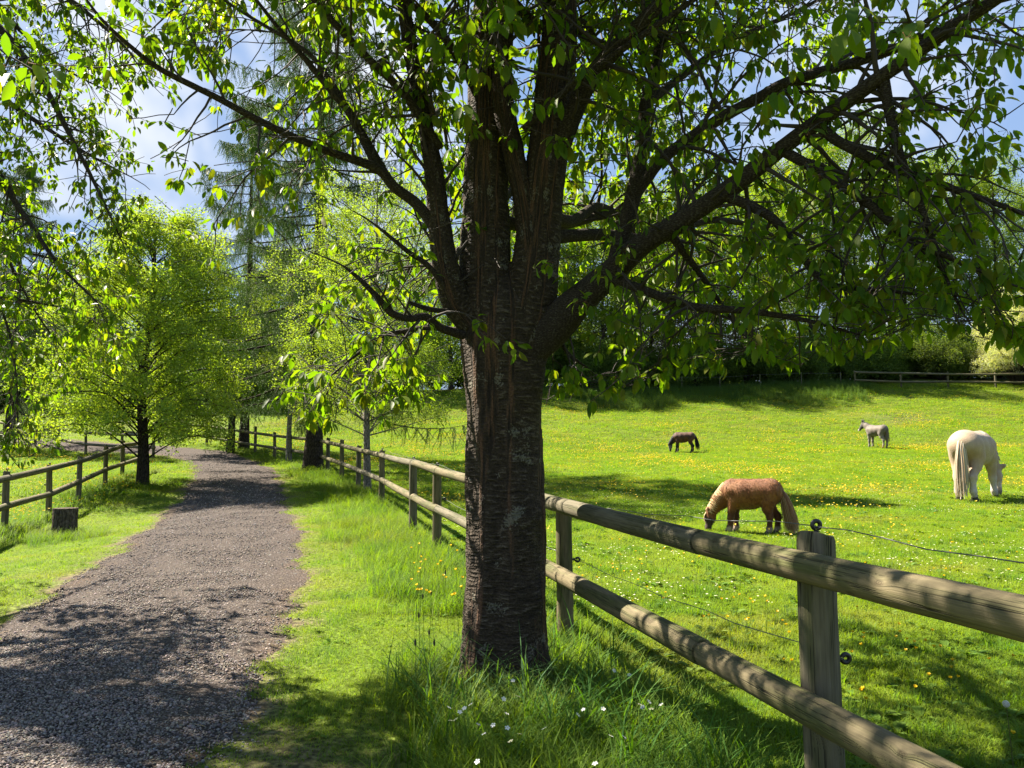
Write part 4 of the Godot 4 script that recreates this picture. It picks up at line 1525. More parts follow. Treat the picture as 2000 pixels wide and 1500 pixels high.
func make_trees() -> void:
	clumps = [clump(46, 0.26, 0.62, 0.3, 0), clump(34, 0.34, 0.62, 0.3, 1), clump(60, 0.20, 0.6, 0.2, 2), clump(40, 0.30, 0.28, 0.5, 3)]
	var strands: Array[ArrayMesh] = [needle_strand(0, 0.55, 12), needle_strand(1, 0.75, 15), needle_strand(2, 0.4, 9)]
	rng.seed = 515
	# the bright tree left of the path
	var lime := on_ground(284, 21.4)
	broadleaf("lime_tree", "bright yellow-green tree left of the path at the end of the fence", lime, {"height": 7.9, "low": 1.25, "wide": 3.1, "trunk": 0.15, "limbs": 125, "each": 20, "size": 0.31, "color": Color(0.31, 0.41, 0.080), "clump": 0, "up": 0.30, "inner": 0.40, "form": 3, "rise": 0.16})
	# larches
	larch("larch_tree", "tall larch with a thick straight trunk and drooping twigs right of the path", on_ground(614, 26.0), 19.0, 2.6, 5.2, 0.27, 112, Color(0.12, 0.20, 0.055), strands)
	larch("larch_tree", "slimmer larch behind the bright green tree, half hidden by its crown", on_ground(478, 35.0), 16.5, 3.0, 4.2, 0.2, 60, Color(0.13, 0.20, 0.06), strands)
	larch("larch_tree", "dark larch at the left edge of the picture beyond the meadow", on_ground(20, 36.0), 14.0, 1.5, 4.0, 0.2, 60, Color(0.13, 0.20, 0.06), strands)
	# the slender young tree with pale leaves in front of the larch
	broadleaf("young_tree", "slender young tree with thin pale trunk beside the fence, just left of the cherry", on_ground(721, 19.0), {"height": 8.2, "low": 1.9, "wide": 2.5, "trunk": 0.085, "limbs": 75, "each": 15, "size": 0.27, "color": Color(0.28, 0.38, 0.085), "bark": Color(0.30, 0.27, 0.23), "clump": 2, "up": 0.55, "inner": 0.3})
	broadleaf("birch_tree", "thin pale birch trunk with a high crown by the fence, just left of the larch", on_ground(567, 29.6), {"height": 9.0, "low": 3.6, "wide": 1.8, "trunk": 0.10, "limbs": 34, "each": 10, "size": 0.3, "color": Color(0.2, 0.27, 0.05), "bark": Color(0.30, 0.28, 0.25), "clump": 2, "up": 0.7})
	# the dark maple by the bend
	broadleaf("maple_tree", "dark round-headed maple at the bend of the path, in front of the far fence", on_ground(451, 33.6), {"height": 6.6, "low": 1.9, "wide": 2.9, "trunk": 0.17, "limbs": 70, "each": 13, "size": 0.34, "color": Color(0.125, 0.21, 0.035), "clump": 1, "up": 0.35, "form": 2, "inner": 0.35})
	# trees beyond the path's bend and the left meadow
	var back := [[560, 60, 11.0, 3.6, 0.13, 0.20], [480, 57, 9.5, 3.8, 0.10, 0.165], [400, 62, 11.5, 4.2, 0.12, 0.19], [330, 58, 9.0, 3.6, 0.09, 0.15], [265, 64, 10.0, 4.2, 0.10, 0.17], [190, 60, 9.0, 3.8, 0.085, 0.145], [120, 66, 10.0, 4.4, 0.09, 0.15], [55, 62, 9.5, 4.0, 0.08, 0.13], [-20, 58, 10.0, 4.2, 0.085, 0.14], [640, 63, 12.5, 3.6, 0.13, 0.20], [715, 60, 12.0, 3.8, 0.12, 0.19], [800, 63, 13.0, 4.0, 0.12, 0.185], [880, 60, 12.5, 4.0, 0.11, 0.175]]
	for k in back.size():
		var q: Array = back[k]
		broadleaf("deciduous_tree", "leafy tree in the row beyond the bend, %s from the left edge" % ordinals[[8, 7, 6, 5, 4, 3, 2, 1, 0, 9, 10, 11, 12][k]], on_ground(q[0], q[1]), {"height": q[2], "low": 1.2, "wide": q[3], "trunk": 0.2, "limbs": 46, "each": 12, "size": 0.62, "color": Color(q[4] * 1.45, q[5] * 1.45, 0.03 + 0.01 * (k % 3)), "clump": k % 3, "up": 0.6}, "trees beyond the bend of the path")
	# the wood along the top of the paddock: thin trunks, pale new leaves
	var wood := [[1085, 64, 17.0], [1130, 70, 19.0], [1180, 62, 15.5], [1225, 72, 20.0], [1270, 66, 17.0], [1320, 71, 20.5], [1365, 63, 16.5], [1410, 69, 20.0], [1460, 64, 18.0], [1505, 72, 23.0], [1545, 75, 22.0], [1590, 70, 25.0], [1635, 74, 25.0], [1680, 71, 26.0], [1725, 76, 24.0], [1770, 72, 23.0], [1815, 75, 22.0], [1865, 70, 22.0], [1915, 74, 21.0], [1965, 71, 22.0], [2030, 75, 21.0], [1020, 68, 18.0], [950, 62, 15.0]]
	var order := []
	for q in wood:
		order.append(q[0])
	order.sort()
	order.reverse()
	for k in wood.size():
		var q: Array = wood[k]
		var pale: float = [1.0, 0.9, 0.8, 0.95][k % 4]
		var nth: int = order.find(q[0])
		var words: String = ordinals[nth] if nth < 20 else ["twenty-first", "twenty-second", "twenty-third"][nth - 20]
		broadleaf("woodland_tree", "tall thin-trunked tree in the wood above the paddock, %s from its right end" % words, on_ground(q[0], q[1]), {"height": q[2], "low": q[2] * (0.13 + 0.08 * (k % 3)), "wide": 3.3 + 0.5 * (k % 3), "trunk": 0.19, "limbs": 46, "each": 14, "size": 0.78, "color": Color(0.24 * pale, 0.34 * pale, 0.055), "bark": Color(0.075, 0.065, 0.055), "clump": (k + 1) % 3, "up": 0.9, "lean": 0.07, "inner": 0.45}, "trees of the wood above the paddock")
	# dark undergrowth at the foot of the wood
	for k in 17:
		var px := 975.0 + k * 62.0 + rng.randf_range(-16, 16)
		var d := 60.5 + (k % 3) * 1.8
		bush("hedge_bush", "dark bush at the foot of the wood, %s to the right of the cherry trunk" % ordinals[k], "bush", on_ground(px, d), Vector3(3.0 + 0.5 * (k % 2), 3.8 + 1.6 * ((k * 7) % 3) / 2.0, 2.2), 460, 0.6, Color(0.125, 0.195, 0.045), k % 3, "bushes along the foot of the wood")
	# a second, taller screen of thicket behind, which closes the gaps between the trunks
	for k in 16:
		var px := 560.0 + k * 96.0 + rng.randf_range(-20, 20)
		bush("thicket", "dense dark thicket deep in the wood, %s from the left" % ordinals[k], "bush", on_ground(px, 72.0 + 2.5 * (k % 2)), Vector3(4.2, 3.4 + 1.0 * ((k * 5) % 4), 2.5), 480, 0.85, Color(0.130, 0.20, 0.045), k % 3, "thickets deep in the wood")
	for k in 9:
		var px := -30.0 + k * 70.0
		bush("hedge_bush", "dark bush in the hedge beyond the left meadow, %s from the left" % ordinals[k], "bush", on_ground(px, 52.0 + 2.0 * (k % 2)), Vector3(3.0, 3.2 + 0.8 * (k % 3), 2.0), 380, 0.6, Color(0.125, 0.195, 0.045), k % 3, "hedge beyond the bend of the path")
	bush("hawthorn_bush", "tall bush covered in white blossom at the right end of the far fence", "bush", on_ground(1992, 57.5), Vector3(3.4, 8.2, 3.0), 1900, 0.40, Color(0.60, 0.62, 0.47), 2)
	bush("hawthorn_bush", "smaller pale green bush in front of the wood, left of the white blossoming bush", "bush", on_ground(1845, 60.0), Vector3(2.6, 4.2, 2.2), 420, 0.45, Color(0.14, 0.19, 0.06), 0)


# ------------------------------------------------------------------ animals
func bone(list: Array, a: Vector3, b: Vector3, ra: float, rb: float, squash := 1.0) -> void:
	list.append([a, b, ra, rb, squash])


func blob(bones: Array, cell: float, k: float, paint: Callable, g: Geo) -> void:
	# surface nets over the smooth union of tapered capsules (x forward, y up, z to the side)
	var lo := Vector3(1e9, 1e9, 1e9)
	var hi := -lo
	for q in bones:
		for e in 2:
			var p: Vector3 = q[e]
			var r: float = q[2 + e] + 4.0 * cell
			lo = lo.min(p - Vector3(r, r, r))
			hi = hi.max(p + Vector3(r, r, r))
	var nx := int((hi.x - lo.x) / cell) + 2
	var ny := int((hi.y - lo.y) / cell) + 2
	var nz := int((hi.z - lo.z) / cell) + 2
	var f := PackedFloat32Array()
	f.resize(nx * ny * nz)
	var reach := 4.0 * k
	for q in bones:
		var a: Vector3 = q[0]
		var b: Vector3 = q[1]
		var ra: float = q[2]
		var rb: float = q[3]
		var sq: float = q[4]
		var ba := b - a
		var bb := maxf(ba.length_squared(), 1e-9)
		var m := maxf(ra, rb) + reach
		var p0 := (a.min(b) - Vector3(m, m, m) - lo) / cell
		var p1 := (a.max(b) + Vector3(m, m, m) - lo) / cell
		var zc := (a.z + b.z) * 0.5
		for iz in range(maxi(0, int(p0.z)), mini(nz - 1, int(p1.z) + 1) + 1):
			var z := zc + (lo.z + iz * cell - zc) / sq
			for iy in range(maxi(0, int(p0.y)), mini(ny - 1, int(p1.y) + 1) + 1):
				var y := lo.y + iy * cell
				var row := (iz * ny + iy) * nx
				for ix in range(maxi(0, int(p0.x)), mini(nx - 1, int(p1.x) + 1) + 1):
					var pa := Vector3(lo.x + ix * cell, y, z) - a
					var t := clampf(pa.dot(ba) / bb, 0.0, 1.0)
					var d := (pa - ba * t).length() - lerpf(ra, rb, t)
					if d < reach:
						f[row + ix] += exp(-maxf(d, -6.0 * k) / k)
	# one vertex in each cell that the surface crosses
	var id := PackedInt32Array()
	id.resize(nx * ny * nz)
	id.fill(-1)
	var sx := 1
	var sy := nx
	var sz := nx * ny
	var corner := [0, sx, sy, sx + sy, sz, sz + sx, sz + sy, sz + sx + sy]
	var edges := [[0, 1], [2, 3], [4, 5], [6, 7], [0, 2], [1, 3], [4, 6], [5, 7], [0, 4], [1, 5], [2, 6], [3, 7]]
	var offs: Array[Vector3] = []
	for c in 8:
		offs.append(Vector3(c & 1, (c >> 1) & 1, (c >> 2) & 1))
	for iz in nz - 1:
		for iy in ny - 1:
			for ix in nx - 1:
				var at := (iz * ny + iy) * nx + ix
				var inside := 0
				for c in 8:
					if f[at + corner[c]] > 1.0:
						inside += 1
				if inside == 0 or inside == 8:
					continue
				var sum := Vector3.ZERO
				var n := 0
				for e in edges:
					var v0 := f[at + corner[e[0]]]
					var v1 := f[at + corner[e[1]]]
					if (v0 > 1.0) != (v1 > 1.0):
						# distances are nearly linear in the logarithm
						var l0 := log(maxf(v0, 1e-6))
						var l1 := log(maxf(v1, 1e-6))
						sum += offs[e[0]].lerp(offs[e[1]], clampf(l0 / (l0 - l1), 0.0, 1.0))
						n += 1
				var pos := lo + (Vector3(ix, iy, iz) + sum / n) * cell
				var grad := Vector3(
					log(f[at + 1] + 1e-4) + log(f[at + sy + 1] + 1e-4) + log(f[at + sz + 1] + 1e-4) + log(f[at + sz + sy + 1] + 1e-4) - log(f[at] + 1e-4) - log(f[at + sy] + 1e-4) - log(f[at + sz] + 1e-4) - log(f[at + sz + sy] + 1e-4),
					log(f[at + sy] + 1e-4) + log(f[at + sy + 1] + 1e-4) + log(f[at + sz + sy] + 1e-4) + log(f[at + sz + sy + 1] + 1e-4) - log(f[at] + 1e-4) - log(f[at + 1] + 1e-4) - log(f[at + sz] + 1e-4) - log(f[at + sz + 1] + 1e-4),
					log(f[at + sz] + 1e-4) + log(f[at + sz + 1] + 1e-4) + log(f[at + sz + sy] + 1e-4) + log(f[at + sz + sy + 1] + 1e-4) - log(f[at] + 1e-4) - log(f[at + 1] + 1e-4) - log(f[at + sy] + 1e-4) - log(f[at + sy + 1] + 1e-4))
				id[at] = g.p(pos, -grad.normalized(), paint.call(pos), Vector2(pos.x, pos.y))
	for iz in range(1, nz - 1):
		for iy in range(1, ny - 1):
			for ix in range(1, nx - 1):
				var at := (iz * ny + iy) * nx + ix
				var in0 := f[at] > 1.0
				for ax in 3:
					var st: int = [sx, sy, sz][ax]
					var in1 := f[at + st] > 1.0
					if in0 == in1:
						continue
					var u: int = [sy, sz, sx][ax]
					var w: int = [sz, sx, sy][ax]
					var a := id[at]
					var b := id[at - u]
					var c := id[at - u - w]
					var d := id[at - w]
					if a < 0 or b < 0 or c < 0 or d < 0:
						continue
					if in0:
						g.t(a, c, b)
						g.t(a, d, c)
					else:
						g.t(a, b, c)
						g.t(a, c, d)


func strands_mesh(count: int, make: Callable) -> ArrayMesh:
	var g := Geo.new()
	for k in count:
		var s: Array = make.call(k)
		tube(g, s[0], s[1], 4, s[2])
	return g.mesh()


func equine(called: String, label: String, category: String, at: Vector3, turn: float, s: float, look_: Dictionary) -> void:
	# s: height at the withers in metres; the bones are given for a height of one
	var o := thing(called, label, category, at, turn)
	var b := []
	var fat: float = look_.get("fat", 1.0)
	var leg: float = look_.get("leg", 1.0)          # thickness of the legs
	var long_: float = look_.get("long", 1.0)
	var V := func(x, y, z): return Vector3(x * s * long_, y * s, z * s)
	# trunk: deep chest, belly, croup
	bone(b, V.call(-0.34, 0.775, 0.0), V.call(-0.10, 0.765, 0), 0.195 * s * fat, 0.192 * s * fat, 1.05)
	bone(b, V.call(-0.10, 0.76, 0.0), V.call(0.14, 0.735, 0), 0.192 * s * fat, 0.212 * s * fat, 0.98)
	bone(b, V.call(0.14, 0.735, 0.0), V.call(0.34, 0.755, 0), 0.212 * s * fat, 0.178 * s * fat, 0.88)
	bone(b, V.call(-0.02, 0.66, 0.0), V.call(0.16, 0.645, 0), 0.165 * s * fat, 0.16 * s * fat, 1.0)
	bone(b, V.call(-0.42, 0.80, 0.0), V.call(-0.36, 0.86, 0), 0.10 * s * fat, 0.115 * s * fat, 1.25)
	bone(b, V.call(0.16, 0.90, 0.0), V.call(0.29, 0.90, 0), 0.075 * s, 0.085 * s, 0.62)
	for z in [-1.0, 1.0]:
		bone(b, V.call(-0.36, 0.76, 0.085 * z), V.call(-0.30, 0.60, 0.115 * z), 0.135 * s * fat, 0.105 * s * fat)
		bone(b, V.call(0.33, 0.76, 0.07 * z), V.call(0.30, 0.60, 0.105 * z), 0.12 * s * fat, 0.085 * s * fat)
		# hind leg: stifle, hock, fetlock, hoof
		var hx: float = look_.get("hind", [0.0, 0.0])[0 if z < 0 else 1]
		bone(b, V.call(-0.30, 0.62, 0.11 * z), V.call(-0.33 + hx * 0.4, 0.47, 0.115 * z), 0.105 * s * fat, 0.068 * s * leg)
		bone(b, V.call(-0.33 + hx * 0.4, 0.47, 0.115 * z), V.call(-0.425 + hx, 0.325, 0.11 * z), 0.068 * s * leg, 0.044 * s * leg)
		bone(b, V.call(-0.425 + hx, 0.325, 0.11 * z), V.call(-0.415 + hx, 0.12, 0.11 * z), 0.042 * s * leg, 0.031 * s * leg)
		bone(b, V.call(-0.415 + hx, 0.12, 0.11 * z), V.call(-0.385 + hx, 0.05, 0.11 * z), 0.036 * s * leg, 0.034 * s * leg)
		# front leg: elbow, knee, fetlock
		var fx: float = look_.get("fore", [0.0, 0.0])[0 if z < 0 else 1]
		bone(b, V.call(0.30, 0.60, 0.105 * z), V.call(0.31 + fx * 0.4, 0.46, 0.105 * z), 0.085 * s * fat, 0.058 * s * leg)
		bone(b, V.call(0.31 + fx * 0.4, 0.46, 0.105 * z), V.call(0.315 + fx * 0.7, 0.30, 0.105 * z), 0.056 * s * leg, 0.043 * s * leg)
		bone(b, V.call(0.315 + fx * 0.7, 0.30, 0.105 * z), V.call(0.315 + fx, 0.11, 0.105 * z), 0.040 * s * leg, 0.031 * s * leg)
		bone(b, V.call(0.315 + fx, 0.11, 0.105 * z), V.call(0.345 + fx, 0.05, 0.105 * z), 0.036 * s * leg, 0.035 * s * leg)
	# neck and head
	var nk: Array = look_.neck          # base, middle, poll, chin side end of the head: [x, y, z]
	var n0: Vector3 = V.call(0.33, 0.80, 0.0)
	var n1_: Vector3 = V.call(nk[0][0], nk[0][1], nk[0][2])
	var poll: Vector3 = V.call(nk[1][0], nk[1][1], nk[1][2])
	var nose: Vector3 = V.call(nk[2][0], nk[2][1], nk[2][2])
	bone(b, n0, n1_, 0.165 * s * fat, 0.125 * s * fat, 0.72)
	bone(b, n1_, poll, 0.120 * s * fat, 0.085 * s, 0.72)
	var hd := nose - poll
	var back := look_.get("jaw", Vector3(-1, -0.2, 0)) as Vector3      # towards the throat
	bone(b, poll, poll + hd * 0.35, 0.070 * s, 0.072 * s, 0.82)
	bone(b, poll + hd * 0.22 + back * 0.035 * s, poll + hd * 0.48 + back * 0.025 * s, 0.072 * s, 0.062 * s, 0.8)
	bone(b, poll + hd * 0.35, nose - hd * 0.12, 0.066 * s, 0.044 * s, 0.85)
	bone(b, nose - hd * 0.14, nose, 0.046 * s, 0.042 * s, 1.0)
	var earl: float = look_.get("ear", 0.085) * s
	var ear_dir := (look_.get("ear_dir", -hd.normalized()) as Vector3).normalized()
	for z in [-1.0, 1.0]:
		var e0 := poll + Vector3(0, 0.02 * s, 0.04 * s * z) + ear_dir * 0.04 * s
		bone(b, e0, e0 + ear_dir * earl * 0.5 + Vector3(0, 0, 0.010 * s * z), 0.020 * s, 0.021 * s, 0.9)
		bone(b, e0 + ear_dir * earl * 0.5 + Vector3(0, 0, 0.010 * s * z), e0 + ear_dir * earl + Vector3(0, 0, 0.014 * s * z), 0.019 * s, 0.006 * s, 0.9)
	var g := Geo.new()
	var paint: Callable = look_.paint
	var coat := func(p: Vector3) -> Color:
		var c: Color = paint.call(p / s, poll / s, nose / s)
		var k := 1.0 + 0.16 * n2.get_noise_3d(p.x / s * 9.0, p.y / s * 4.0, p.z / s * 9.0) + 0.12 * n2.get_noise_3d(p.x / s * 26.0, p.y / s * 9.0, p.z / s * 26.0)
		return Color(c.r * k, c.g * k, c.b * k)
	blob(b, look_.get("cell", 0.022), 0.020 * s, coat, g)
	part("body", g.mesh(), M.coat, o)
	if look_.get("shaggy", 0):
		# rough winter coat: short locks that lie down and back
		var fur := Geo.new()
		for k in int(look_.shaggy):
			var q := rng.randi() % g.v.size()
			var p := g.v[q]
			var nn := g.n[q]
			var down := (Vector3(-0.45, -1.0, 0) + any_dir() * 0.35)
			down = (down - nn * down.dot(nn)).normalized()
			var l := s * rng.randf_range(0.03, 0.065)
			tube(fur, PackedVector3Array([p - nn * 0.004, p + down * l * 0.5 + nn * 0.007, p + down * l + nn * 0.004]), PackedFloat32Array([0.004, 0.003, 0.0008]), 3, vary(g.c[q], 0.08))
		part("rough_coat", fur.mesh(), M.hair, o).set_meta("kind", "stuff")
	# hooves
	for z in [-1.0, 1.0]:
		for e in 2:
			var x: float = (-0.385 + look_.get("hind", [0.0, 0.0])[0 if z < 0 else 1]) if e == 0 else (0.345 + look_.get("fore", [0.0, 0.0])[0 if z < 0 else 1])
			var hg := Geo.new()
			var p: Vector3 = V.call(x, 0.0, (0.11 if e == 0 else 0.105) * z)
			tube(hg, PackedVector3Array([p + Vector3(0.016 * s, -0.02 * s, 0), p + Vector3(0.013 * s, 0.012 * s, 0), p + Vector3(0.0, 0.055 * s, 0)]), PackedFloat32Array([0.052 * s * leg, 0.049 * s * leg, 0.037 * s * leg]), 14, Color.WHITE, true)
			part("hoof", hg.mesh(), M.hoof, o)
	# eyes
	for z in [-1.0, 1.0]:
		var em := SphereMesh.new()
		em.radius = 0.013 * s
		em.height = 0.026 * s
		em.radial_segments = 10
		em.rings = 6
		var q := part("eye", em, M.black, o)
		q.position = poll + hd * 0.30 + Vector3(0, 0, 0.056 * s * z) - back * 0.012 * s
	# tail
	var tc: Color = look_.tail
	var tc2: Color = look_.get("tail_end", tc)
	var tl: float = look_.get("tail_long", 0.72)
	var tw: float = look_.get("tail_wide", 1.0)
	var swing := look_.get("tail_swing", Vector3(-0.1, 0, 0)) as Vector3
	var root: Vector3 = V.call(-0.49, 0.865, 0)
	var many: int = int(look_.get("tail_hairs", 90)) * 2
	var tail := strands_mesh(many, func(k):
		var pts := PackedVector3Array()
		var rad := PackedFloat32Array()
		var off := Vector3(rng.randf_range(-0.02, 0.02), rng.randf_range(-0.02, 0.02), rng.randf_range(-0.03, 0.03)) * s
		var spread := Vector3(rng.randf_range(-0.085, 0.05), 0, rng.randf_range(-0.085, 0.085)) * s * tw
		var len_ := tl * s * rng.randf_range(0.72, 1.04)
		for j in 8:
			var f := j / 7.0
			pts.append(root + off * (1.0 + f) + spread * sin(minf(f * 1.6, 1.0) * PI * 0.5) * (0.5 + 0.7 * f) + swing * s * f + Vector3(-0.04 * s * sin(minf(f * 3.0, 1.0) * PI * 0.5), 0.02 * s * sin(minf(f * 6.0, 1.0) * PI) - len_ * f * (0.7 + 0.3 * f), 0))
			rad.append(s * (0.0062 * (1.0 - 0.7 * f)))
		return [pts, rad, vary(tc.lerp(tc2, clampf(rng.randf_range(-0.5, 1.5), 0.0, 1.0)), 0.25)])
	part("tail", tail, M.hair, o)
	# mane: hair along the crest, falling to one side; forelock between the ears
	var mc: Color = look_.mane
	var ml: float = look_.get("mane_long", 0.16)
	var mside: float = look_.get("mane_side", 1.0)
	var crest_top: Vector3 = V.call(0.22, 0.965, 0)
	var mane := strands_mesh(int(look_.get("mane_hairs", 130)), func(k):
		var f := rng.randf()
		var a: Vector3 = crest_top if f < 0.25 else n0.lerp(n1_, (f - 0.25) / 0.4) if f < 0.65 else n1_.lerp(poll, (f - 0.65) / 0.35)
		var along := (poll - crest_top).normalized()
		var crest := Vector3(along.y, -along.x, 0) * -1.0
		if crest.y < 0.0:
			crest = -crest
		var big := lerpf(0.165 * fat, 0.088, clampf((f - 0.25) / 0.75, 0.0, 1.0)) * s
		if f < 0.25:
			a -= crest * big
		var sd := mside if rng.randf() < 0.8 else -mside
		var pts := PackedVector3Array()
		var rad := PackedFloat32Array()
		var len_ := ml * s * rng.randf_range(0.5, 1.15)
		for j in 6:
			var u := j / 5.0
			var th := 0.12 + u * minf(len_ / big, 2.2)
			pts.append(a + crest * (big + 0.016 * s) * cos(th) + Vector3(rng.randf_range(-0.012, 0.012) * s - 0.02 * s * u, 0.0, sd * (big * 0.74 + 0.02 * s) * sin(th)))
			rad.append(s * 0.010 * (1.0 - 0.7 * u))
		return [pts, rad, vary(mc, 0.22)])
	part("mane", mane, M.hair, o)
	if look_.get("forelock", 0.0) > 0.0:
		var fl: float = look_.forelock
		var fore := strands_mesh(70, func(k):
			var pts := PackedVector3Array()
			var rad := PackedFloat32Array()
			var zz := rng.randf_range(-0.055, 0.055) * s
			var len_ := fl * rng.randf_range(0.6, 1.0)
			for j in 6:
				var u := j / 5.0
				pts.append(poll + Vector3(0, 0.03 * s, zz * 0.6) - back * s * (0.070 + 0.030 * sin(u * PI)) + hd * len_ * u + Vector3(0, 0, zz * u))
				rad.append(s * 0.010 * (1.0 - 0.7 * u))
			return [pts, rad, vary(mc, 0.2)])
		part("forelock", fore, M.hair, o)


func make_animals() -> void:
	rng.seed = 99
	# chestnut pony, near, grazing to the left
	var chestnut := func(p: Vector3, poll: Vector3, nose: Vector3) -> Color:
		var c := Color(0.155, 0.056, 0.016)
		var m := n2.get_noise_3d(p.x * 2.5, p.y * 2.5, p.z * 2.5)
		c = c.lerp(Color(0.200, 0.082, 0.025), clampf(0.3 + m * 1.6, 0.0, 1.0))
		if p.y < 0.62 and absf(p.x) < 0.2:
			c = c.lerp(Color(0.17, 0.092, 0.036), smoothstep(0.62, 0.48, p.y) * 0.8)
		if p.y < 0.5 and absf(p.x) > 0.2 and p.x < 0.55:
			c = c.lerp(Color(0.095, 0.036, 0.017), smoothstep(0.5, 0.38, p.y))
		if p.y < 0.15 and p.x < 0.5:
			c = c.lerp(Color(0.310, 0.249, 0.189), smoothstep(0.16, 0.10, p.y))
		if p.distance_to(poll.lerp(nose, 0.7)) < 0.20 and p.x > 0.55:
			c = c.lerp(Color(0.055, 0.034, 0.028), smoothstep(0.20, 0.13, p.distance_to(poll.lerp(nose, 0.7))))
		return c
	equine("pony", "small chestnut pony with a flaxen mane and tail grazing just behind the fence", "pony", on_ground(1462, 12.4), deg_to_rad(161.0), 0.85, {
		"fat": 1.24, "leg": 1.25, "long": 1.0, "cell": 0.0165, "neck": [[0.56, 0.60, 0.0], [0.74, 0.36, 0.0], [0.80, 0.05, 0.0]], "jaw": Vector3(-1, 0.1, 0), "ear": 0.06, "ear_dir": Vector3(0.5, 0.85, 0),
		"hind": [0.09, -0.05], "fore": [0.07, -0.04], "paint": chestnut, "shaggy": 3200, "tail": Color(0.20, 0.095, 0.042), "tail_end": Color(0.42, 0.29, 0.15), "tail_long": 0.82, "tail_wide": 1.3, "tail_swing": Vector3(-0.16, 0, 0), "tail_hairs": 260,
		"mane": Color(0.46, 0.31, 0.15), "mane_long": 0.17, "mane_side": -1.0, "mane_hairs": 220, "forelock": 0.62})
	# cream horse seen from behind
	var cream := func(p: Vector3, poll: Vector3, nose: Vector3) -> Color:
		var c := Color(0.290, 0.206, 0.128)
		var m := n2.get_noise_3d(p.x * 1.6, p.y * 1.6, p.z * 1.6)
		c = c.lerp(Color(0.360, 0.281, 0.198), clampf(0.4 + m * 1.2, 0.0, 1.0))
		if p.y < 0.34 and p.x < 0.55:
			c = c.lerp(Color(0.429, 0.382, 0.345), smoothstep(0.36, 0.24, p.y))
		if p.distance_to(nose) < 0.10:
			c = c.lerp(Color(0.100, 0.085, 0.085), smoothstep(0.085, 0.04, p.distance_to(nose)))
		elif p.distance_to(poll.lerp(nose, 0.75)) < 0.1:
			c = c.lerp(Color(0.429, 0.382, 0.345), 0.7)
		return c
	equine("horse", "cream horse with a long pale tail grazing, seen from behind", "horse", on_ground(1899, 17.6), deg_to_rad(42.0), 1.57, {
		"fat": 1.04, "leg": 1.08, "long": 1.0, "cell": 0.027, "neck": [[0.60, 0.60, 0.03], [0.72, 0.40, 0.06], [0.64, 0.065, 0.10]], "jaw": Vector3(-1, 0.1, 0.2), "ear": 0.07, "ear_dir": Vector3(0.5, 0.6, 0.6),
		"hind": [0.03, -0.05], "fore": [-0.09, 0.12], "paint": cream, "tail": Color(0.52, 0.47, 0.38), "tail_end": Color(0.40, 0.30, 0.19), "tail_long": 0.80, "tail_wide": 0.5, "tail_swing": Vector3(-0.02, 0, 0), "tail_hairs": 170,
		"mane": Color(0.371, 0.311, 0.230), "mane_long": 0.15, "mane_side": -1.0, "forelock": 0.4})
	# dark bay pony, far
	var bay := func(p: Vector3, poll: Vector3, nose: Vector3) -> Color:
		var c := Color(0.045, 0.019, 0.011)
		c = c.lerp(Color(0.085, 0.032, 0.014), clampf(0.4 + n2.get_noise_3d(p.x * 3.0, p.y * 3.0, p.z * 3.0) * 1.5, 0.0, 1.0))
		if p.y < 0.5:
			c = c.lerp(Color(0.016, 0.012, 0.012), smoothstep(0.5, 0.4, p.y))
		if p.x > 0.5:
			c = c.lerp(Color(0.022, 0.016, 0.016), smoothstep(0.45, 0.6, p.x))
		if p.distance_to(poll.lerp(nose, 0.45)) < 0.12:
			c = c.lerp(Color(0.11, 0.10, 0.105), 0.7)
		return c
	equine("pony", "dark bay pony with a black tail grazing far up the paddock", "pony", on_ground(1335, 35.6), deg_to_rad(168.0), 0.93, {
		"fat": 1.12, "leg": 1.05, "cell": 0.024, "neck": [[0.52, 0.60, 0.0], [0.68, 0.40, 0.0], [0.67, 0.07, 0.0]], "jaw": Vector3(-1, 0, 0), "ear": 0.07, "hind": [0.05, -0.02], "fore": [0.06, -0.03], "paint": bay,
		"tail": Color(0.014, 0.012, 0.012), "tail_long": 0.74, "tail_swing": Vector3(-0.12, 0, 0), "mane": Color(0.016, 0.013, 0.013), "mane_long": 0.22, "mane_side": -1.0, "forelock": 0.4})
	# grey donkey
	var grey := func(p: Vector3, poll: Vector3, nose: Vector3) -> Color:
		var c := Color(0.107, 0.089, 0.072)
		c = c.lerp(Color(0.146, 0.119, 0.091), clampf(0.3 + n2.get_noise_3d(p.x * 2.0, p.y * 2.0, p.z * 2.0), 0.0, 1.0))
		if p.y < 0.66 and absf(p.x) < 0.45:
			c = c.lerp(Color(0.172, 0.150, 0.120), smoothstep(0.62, 0.45, p.y))
		var q := poll.lerp(nose, 0.5)
		if p.distance_to(q) < 0.17:
			c = c.lerp(Color(0.055, 0.05, 0.052), 0.85)
		if p.distance_to(nose) < 0.075:
			c = Color(0.40, 0.37, 0.33)
		if p.y > poll.y + 0.06 and p.x > 0.45:
			c = Color(0.08, 0.068, 0.06)
		return c
	equine("donkey", "grey donkey with long ears standing among the buttercups", "donkey", on_ground(1711, 37.6), deg_to_rad(118.0), 1.16, {
		"fat": 0.98, "leg": 1.0, "long": 0.92, "cell": 0.025, "neck": [[0.52, 0.94, 0.0], [0.68, 1.03, 0.0], [0.92, 0.76, 0.0]], "jaw": Vector3(-0.6, -0.8, 0), "ear": 0.19, "ear_dir": Vector3(0.15, 0.95, 0), "paint": grey,
		"tail": Color(0.16, 0.13, 0.105), "tail_long": 0.62, "tail_wide": 0.35, "tail_hairs": 36, "tail_swing": Vector3(-0.03, 0, 0), "mane": Color(0.20, 0.17, 0.14), "mane_long": 0.05, "mane_hairs": 60})


